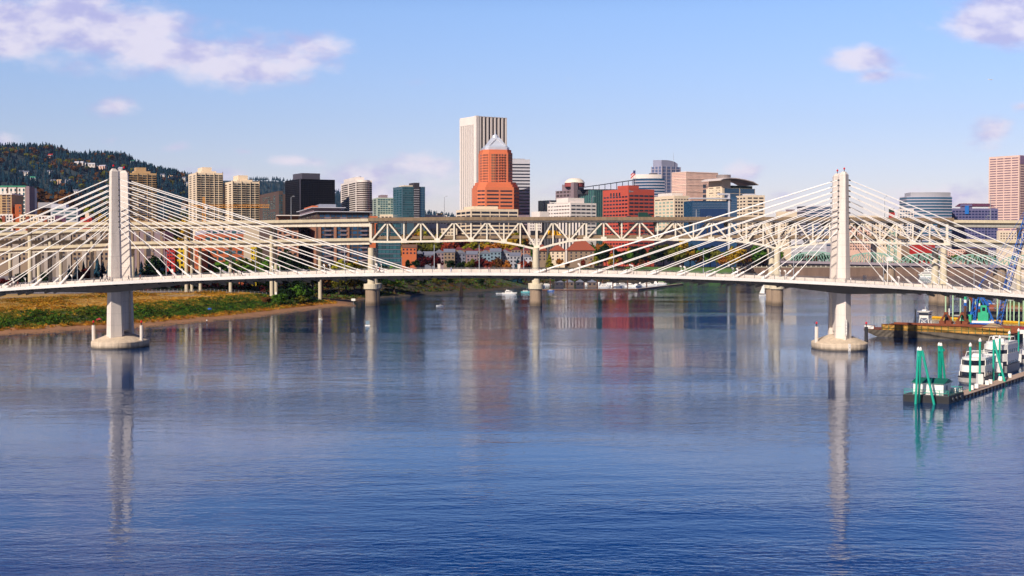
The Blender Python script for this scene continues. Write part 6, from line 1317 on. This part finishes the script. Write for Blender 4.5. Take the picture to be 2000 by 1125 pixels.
m = MB(); m.bar(a + Vector((0, 0, .2)), b_ + Vector((0, 0, .2)), 2.6, .9); m.bar(b_ + Vector((0, 0, .2)), c_ + Vector((0, 0, .2)), 2.6, .9); obj('pontoon', m, brown_pile, mk); obj('walkway', MB().bar(a + Vector((0, 0, .72)), b_ + Vector((0, 0, .72)), 2.5, .12).bar(b_ + Vector((0, 0, .72)), c_ + Vector((0, 0, .72)), 2.5, .12), wood, mk)
for i, (px, py) in enumerate(((1075, 563), (1108, 563), (1141, 563), (1167, 564), (1177, 561), (1197, 565), (1226, 563), (1263, 562))):
    g_ = G(px, py); r = root('marina_pile', '%s brown marina pile from the left under the white bridge' % ORD[i], 'pile', (g_.x, g_.y, 0), 0, 'brown piles of the marina'); obj('shaft', MB().tube((0, 0, -2), (0, 0, 8.5 if i % 2 else 7.5), .5, .45, 8), brown_pile, r); obj('pile_cap', MB().lathe([(.5, 7.5 + i % 2), (.1, 8.2 + i % 2)], 8), conc, r)
for i, px in enumerate((1092, 1112, 1133, 1156)):
    g_ = G(px, 560.5); gable('boathouse', '%s dark boathouse from the left behind the marina dock' % ORD[i], 'boathouse', g_.x, g_.y, .5, 7.2, 9, 3.6, 2.2, cw('driftwood_wall', '6a5a50') if i % 2 else w_dark, w_slate, 0, 'boathouses in the marina', (2, 1), True)
gw = root('gangway', 'green lattice gangway sloping down to the marina', 'gangway', (0, 0, 0)); a = P(968, 545, 1090); b_ = P(1032, 561, 1090); obj('truss_side', lattice(a, b_, 1.6, 12, None, .22), cw('gangway_green', '3f5a4c'), gw); obj('walkway', MB().bar(a - Vector((0, 0, .8)), b_ - Vector((0, 0, .8)), 1.6, .15), wood, gw)
dp = root('timber_dolphin', 'old dark timber pile cluster in the water left of the cabin cruiser', 'dolphin', (G(901, 579).x, G(901, 579).y, 0)); 
for k in range(4): obj('pile', MB().tube((k * .8 - 1.5, k % 2, -1), (-.3 + k * .15, .3, 9.5 - k % 3), .35, .28, 8), M('old_timber', '3a2c24', .95, .3, 1), dp)
g_ = G(859, 598); rb = root('rowing_boat', 'small rowing boat with a person on open water left of centre', 'boat', (g_.x, g_.y, 0), .5); obj('hull', MB().loft([[(x, -k, .55), (x, -k * .6, -.1), (x, k * .6, -.1), (x, k, .55)] for x, k in ((-2, .5), (0, .8), (1.6, .6), (2.4, .05))]), boatwhite, rb); obj('bench', MB().box(-.3, -.7, .4, .1, .7, .5), wood, rb)
g_ = G(718, 636); bu = root('marker_buoy', 'white float with a square sign standing in front of the left truss pier', 'buoy', (g_.x, g_.y, 0)); obj('float', MB().box(-1.0, -.6, -.2, 1.0, .6, .3), boatwhite, bu); obj('sign', MB().box(-.8, -.1, .5, .8, .05, 2.0), w_bluegrey, bu); obj('post', MB().bar((0, .1, .3), (0, .1, 1.9), .12), dark_metal, bu)
g_ = G(1511, 580.5); sbt = root('sailboat', 'white sailboat half hidden behind the right middle truss pier', 'boat', (g_.x - 2, g_.y + 20, 0)); obj('hull', MB().loft([[(x, -k, 1.1), (x, -k * .5, -.2), (x, k * .5, -.2), (x, k, 1.1)] for x, k in ((-4, .9), (0, 1.4), (3, .9), (5, .05))]), boatwhite, sbt); obj('mast', MB().tube((-.3, 0, .8), (-.3, 0, 10.5), .1), grey_metal, sbt); obj('sail', MB().loft([[(-.4, -.03, 1.8), (-3.8, -.03, 1.9), (-.4, -.03, 9.8)], [(-.4, .03, 1.8), (-3.8, .03, 1.9), (-.4, .03, 9.8)]]), boatwhite, sbt)
for i, (px, py) in enumerate(((625, 624.5), (628, 627))):
    g_ = G(px, py); w_ = root('water_bird', ['left', 'right'][i] + ' of two white birds resting on the water off the sandy point', 'bird', (g_.x, g_.y, 0), i * 1.3, 'two white birds on the water'); obj('body', MB().loft([[(x, r * math.cos(6.283 * k / 8), .12 + z + r * math.sin(6.283 * k / 8)) for k in range(8)] for x, r, z in ((-.45, .03, .15), (-.25, .13, .05), (0, .19, .03), (.22, .14, .08), (.3, .07, .28), (.36, .085, .42), (.45, .06, .42), (.56, .015, .4))]), boatwhite, w_, scale=(1.6, 1.6, 1.6), smooth=True)
# beach things
for px, py, lab, hx in ((409, 612.5, 'small blue and white dome tent on the beach right of the left tower', '2858b8'), (194, 631.5, 'small red and white dome tent beside the left tower base', 'a83030')):
    g_ = G(px, py, 1.2); r = root('tent', lab, 'tent', (g_.x, g_.y, gz(g_.x, g_.y))); m = MB(); m.loft([[(1.5 * k * math.cos(a), 1.2 * k * math.sin(a), z) for a in [i * .5236 for i in range(12)]] for z, k in ((0, 1), (.6, .93), (1.1, .65), (1.4, .1))]); obj('canopy', m, M('tent_' + hx, hx, .7), r); obj('entrance', MB().loft([[(-.6 + 1.2 * t, -1.22 + .25 * math.sin(math.pi * t), 0), (-.6 + 1.2 * t, -1.0 + .2 * math.sin(math.pi * t), .9 * math.sin(math.pi * t) + .02)] for t in (0, .25, .5, .75, 1)], False), boatwhite, r)
for i, (px, py, lab) in enumerate(((539, 582, 'thin pale lamp post on the left bank'), (609, 561, 'white notice board on the far left bank, left one'), (656, 558, 'white notice board on the bank left of the first water pier'), (690, 572, 'small white sign low on the shaded bank'))):
    g_ = G(px, py, 7 if i else 5); r = root('bank_sign', lab, 'sign', (g_.x, g_.y, gz(g_.x, g_.y))); hh_ = 3.4 if i else 5; obj('post', MB().tube((0, 0, 0), (0, 0, hh_), .08), grey_metal, r); obj('board', MB().box(-1.1 if i else -.5, -.1, hh_ - 1, 1.1 if i else .5, .02, hh_ + .3), boatwhite, r)
# ------------------------------------------------------------------ townhouses and lodge
random.seed(21)
row1 = [(797, 497), (819, 489), (838, 491), (858, 487), (878, 486), (899, 488), (922, 490), (948, 488), (968, 485), (986, 487), (1006, 493), (1028, 495)]
wl = [w_term, w_grey, w_slate, w_mauve, w_beige, w_slate, w_mauve, w_bluegrey, w_bluegrey, w_grey, w_grey, w_lgrey]  # walls picked darker, partial shade is put into their colour
for i, (px, yr) in enumerate(row1):
    D_ = 1240 + (i % 2) * 8; w = 9.8; zr = Z(yr, D_); x = X(px, D_); g = gz(x, D_)
    r = gable('townhouse', '%s grey-roofed townhouse from the left in the front row by the river' % ORD[i], 'house', x, D_, g, w, 11, zr - g - 3.2, 3.2, wl[i], w_slate if i else w_dark, 0, 'townhouses in the front row', (3, 3), i % 2 == 1)
for i in range(8):
    px = 897 + i * 18.5; D_ = 1300; zr = Z(481.5 + (i % 3), D_); x = X(px, D_); g = gz(x, D_)
    gable('townhouse', '%s brick townhouse with a dark red roof in the back row' % ORD[i], 'house', x, D_, g, 8.9, 11, zr - g - 3.0, 3.0, tan2 if i % 2 else w_beige, M('wine_roof', '6e2a34', .8, .1, .2), 0, 'red-roofed townhouses in the back row', (3, 3), True)
gable('townhouse', 'brick house with a low brown roof at the left end of the fall trees', 'house', X(800, 1230), 1230, gz(X(800, 1230), 1230), 13, 11, Z(484, 1230) - gz(X(800, 1230), 1230), 3, w_term, cw('brown_roof', '6e5040'), 0, None, (4, 2))
def lodge(label, xa, xb, yap, yeave, D_, wm):
    x = X((xa + xb) / 2, D_); w = (xb - xa) / FP * D_; g = gz(x, D_); ze = Z(yeave, D_) - g; za = Z(yap, D_) - g
    r = root('lodge', label, 'building', (x, D_, g), 0, 'red-roofed lodge buildings'); obj('wall', MB().box(-w * .47, 0, -3, w * .47, 16, ze), wm, r)
    obj('roof', MB().prism([(-w * .54, -1.5), (w * .54, -1.5), (w * .54, 17.5), (-w * .54, 17.5)], ze, za, [(-w * .1, 6), (w * .1, 6), (w * .1, 10), (-w * .1, 10)]), w_roofred, r); obj('lantern', MB().prism([(-w * .09, 6.5), (w * .09, 6.5), (w * .09, 9.5), (-w * .09, 9.5)], za - .3, za + 1.0), w_dark, r)
    me = unit(glass_dark, 'window'); n = max(2, int(w / 5))
    for k in range(3):
        for j in range(n): obj('window', me, None, r, (-w * .45 + w * .9 * (j + .5) / n, 0, ze - 2.4 - 3.3 * k), 0, scale=(1.5, .2, 1.6))
lodge('largest lodge with a steep rust-red hipped roof right of the middle pier', 1108, 1162, 466, 489, 1420, w_beige)
lodge('smaller red-roofed lodge between the middle pier and the largest lodge', 1074, 1104, 479, 489.5, 1425, w_cream)
lodge('narrow red-roofed lodge directly beside the middle truss pier', 1050, 1068, 478, 489.5, 1428, w_beige)
# ------------------------------------------------------------------ people
def person_mesh(pose):
    me = bpy.data.meshes.new('p'); st = .28 if pose == 'walk' else .1
    if pose == 'sit': J = {'pel': (0, 0, .95), 'che': (.18, 0, 1.32), 'nek': (.27, 0, 1.5), 'hed': (.3, 0, 1.62), 'top': (.32, 0, 1.74), 'k1': (.35, .1, .72), 'a1': (.12, .1, .35), 't1': (.26, .1, .3), 'k2': (.32, -.1, .9), 'a2': (.22, -.1, .52), 't2': (.36, -.1, .48), 's1': (.2, .19, 1.42), 'e1': (.38, .22, 1.2), 'h1': (.58, .2, 1.1), 's2': (.2, -.19, 1.42), 'e2': (.38, -.22, 1.2), 'h2': (.58, -.2, 1.1)}
    else: J = {'pel': (0, 0, .95), 'che': (.02, 0, 1.3), 'nek': (.02, 0, 1.5), 'hed': (.03, 0, 1.62), 'top': (.03, 0, 1.74), 'k1': (st * .7, .1, .52), 'a1': (st, .1, .08), 't1': (st + .17, .1, .03), 'k2': (-st * .2, -.1, .5), 'a2': (-st, -.1, .1), 't2': (-st + .15, -.1, .03), 's1': (.02, .19, 1.43), 'e1': (-.12, .24, 1.16), 'h1': (-.02, .25, .92), 's2': (.02, -.19, 1.43), 'e2': (.1, -.24, 1.16), 'h2': (.26, -.24, .98)}
    ks = list(J); E = [('pel', 'che'), ('che', 'nek'), ('nek', 'hed'), ('hed', 'top'), ('pel', 'k1'), ('k1', 'a1'), ('a1', 't1'), ('pel', 'k2'), ('k2', 'a2'), ('a2', 't2'), ('che', 's1'), ('s1', 'e1'), ('e1', 'h1'), ('che', 's2'), ('s2', 'e2'), ('e2', 'h2')]
    me.from_pydata([J[k] for k in ks], [(ks.index(a), ks.index(b)) for a, b in E], []); o = bpy.data.objects.new('p', me); col.objects.link(o); md = o.modifiers.new('s', 'SKIN'); RR = {'pel': .16, 'che': .17, 'nek': .065, 'hed': .11, 'top': .085, 'k': .075, 'a': .05, 't': .04, 's': .07, 'e': .05, 'h': .035}
    for i, k in enumerate(ks): v = me.skin_vertices[0].data[i]; r = RR.get(k, RR.get(k[0], .05)); v.radius = (r, r); v.use_root = k == 'pel'
    o.modifiers.new('u', 'SUBSURF').levels = 1; dg = bpy.context.evaluated_depsgraph_get(); out = bpy.data.meshes.new_from_object(o.evaluated_get(dg)); bpy.data.objects.remove(o)
    out.materials.clear()
    for _ in range(4): out.materials.append(boatwhite)
    sit = pose == 'sit'
    for p in out.polygons:
        c = p.center; mi = 2 if c.z > 1.5 else (1 if c.z > (1.0 if not sit else .98) else 0)
        if c.z > 1.7 or (c.z > 1.58 and c.x < (.0 if not sit else .27)): mi = 3
        if abs(c.y) > .2 and c.z < 1.2 and c.z > .85: mi = 2
        p.material_index = mi; p.use_smooth = True
    return out
PM = {k: person_mesh(k) for k in ('walk', 'stand', 'sit')}; skin = M('skin', 'c49474', .6, .05, 1); hairm = M('dark_hair', '2e241e', .8, .1, 1)
def person(label, loc, rz, shirt, legs, pose='walk', group='people on the white bridge'):
    o = bpy.data.objects.new('person', PM[pose]); col.objects.link(o); o.location = loc; o.rotation_euler = (0, 0, rz); tag(o, label, 'person', group)
    for i, mt in enumerate((M('cloth_' + legs, legs, .8), M('cloth_' + shirt, shirt, .8), skin, hairm)): o.material_slots[i].link = 'OBJECT'; o.material_slots[i].material = mt
    return o
def onb(px, t=-9.6): s_ = (px - 1000) / FP * (438 + t) + 11.2; return CBW(s_, t, zb(s_) + .97)
for px, lab, sh_, lg, ps, d in ((177, 'jogger in dark clothes left of the left bridge tower', '30323a', '20222a', 'walk', 0), (190, 'person in white standing on the deck left of the left tower', 'e8e8e8', '3a4050', 'stand', 1), (199, 'person in grey walking just left of the left tower', '9a9aa0', '30343c', 'walk', 0), (205, 'person in pale shirt at the left tower, left one of a pair', 'd8d0d0', '26304a', 'walk', 1), (209, 'person in blue at the left tower, right one of a pair', '5a6a8a', '22242c', 'walk', 1),
        (246, 'person in dark blue just right of the left tower', '2a3450', '22242c', 'walk', 0), (269, 'person in red top walking right of the left tower', 'b02828', '20222a', 'walk', 0), (455, 'runner in dark red, leftmost of the three runners', '7a2830', '20222a', 'walk', 0), (463, 'middle one of the three runners on the deck', '6a7a50', '3a3a40', 'walk', 0), (470, 'runner in purple-grey, rightmost of the three runners', '4a3a50', '20222a', 'walk', 0),
        (736, 'person in brown near the end of the longest left cable', '7a5a48', '30323a', 'walk', 1), (743, 'person in bright red near the end of the longest left cable', 'd02020', '30323a', 'walk', 1), (883, 'person in pale blue walking at mid-span', 'a8b8e8', '8aa0d8', 'walk', 0), (957, 'person in pink crouching figure near mid-span', 'd890a0', '505868', 'stand', 0), (1069, 'dark-clothed person near the foot of the longest right cable', '1e2026', '1e2026', 'stand', 0), (1658, 'person in white just right of the right tower', 'f0f0f0', '8a8a90', 'stand', 0)):
    person(lab.replace(' crouching figure', ' standing'), onb(px), math.pi * d, sh_, lg, ps)
g_ = G(404, 629, .3); person('person in white shirt and dark trousers standing on the beach', (g_.x, g_.y, gz(g_.x, g_.y)), 1.5, 'f0f0f0', '2a2c38', 'stand', None)
g_ = G(859, 598); person('person in pale top seated in the rowing boat', (g_.x, g_.y, -.35), .5, 'd8d8e0', '4a4c58', 'sit', None)
bm_ = MB()
for x in (-.52, .52):
    for k in range(16): a = k * .3927; bm_.bar((x + .34 * math.cos(a), 0, .34 + .34 * math.sin(a)), (x + .34 * math.cos(a + .3927), 0, .34 + .34 * math.sin(a + .3927)), .04)
whm = bm_.mesh('wheels', dark_metal); fm_ = MB(); 
for a, b_ in (((-.52, .34), (-.1, .32)), ((-.1, .32), (-.18, .9)), ((-.18, .82), (.38, .84)), ((-.1, .32), (.38, .8)), ((.52, .34), (.36, .98)), ((-.52, .34), (-.18, .82)), ((.36, .98), (.5, 1.02))): fm_.bar((a[0], 0, a[1]), (b_[0], 0, b_[1]), .05)
fm_.box(-.3, -.07, .9, -.05, .07, .96); frm = fm_.mesh('frame', rust)
for i, (px, sh_) in enumerate(((6, 'c05058'), (13, '2a2c34'), (24, 'a02838'))):
    w = onb(px); r = root('bicycle', '%s bicycle from the left at the left end of the deck' % ORD[i], 'bicycle', w, 0, 'bicycles at the left end of the deck'); obj('wheels', whm, None, r).name = 'wheel_pair'; obj('frame', frm, None, r)
    person('cyclist %s, %s from the left at the left edge' % (['in pink', 'in black', 'in dark red'][i], ORD[i]), w + Vector((-.15, 0, .02)), 0, sh_, '22242c', 'sit')
q = P(1935, 155.5, 6000); ap = root('airplane', 'tiny white airplane in the sky at the upper right', 'airplane', q, R(4)); obj('fuselage', MB().loft([[(x, r * math.cos(a), r * math.sin(a)) for a in [k * .785 for k in range(8)]] for x, r in ((-11, .3), (-8, 1.2), (6, 1.4), (9, 1.0), (11, .2))]), boatwhite, ap); obj('wing', MB().prism([(-2, -11), (-.2, -11), (3, 0), (-.2, 11), (-2, 11), (-1, 0)], -.5, -.1), boatwhite, ap); obj('tail_fin', MB().loft([[(-11, y, .5), (-7.5, y, .8), (-10, y, 3.8), (-11.4, y, 3.8)] for y in (-.12, .12)]), boatwhite, ap)
# ------------------------------------------------------------------ thin autumn haze
hzb = MB().box(-9000, -500, -6, 6000, 9000, 900)
hm = bpy.data.materials.new('haze_air'); hm.use_nodes = True; t = NT(hm.node_tree); t.n.clear()
pv = t.add('ShaderNodeVolumePrincipled', ins={'Color': (.52, .70, 1.0, 1), 'Density': 2.2e-5, 'Anisotropy': .3})
t.l.new(pv.outputs[0], t.add('ShaderNodeOutputMaterial').inputs['Volume'])
hz_o = obj('haze', hzb, hm); hz_o['kind'] = 'stuff'
#@@END
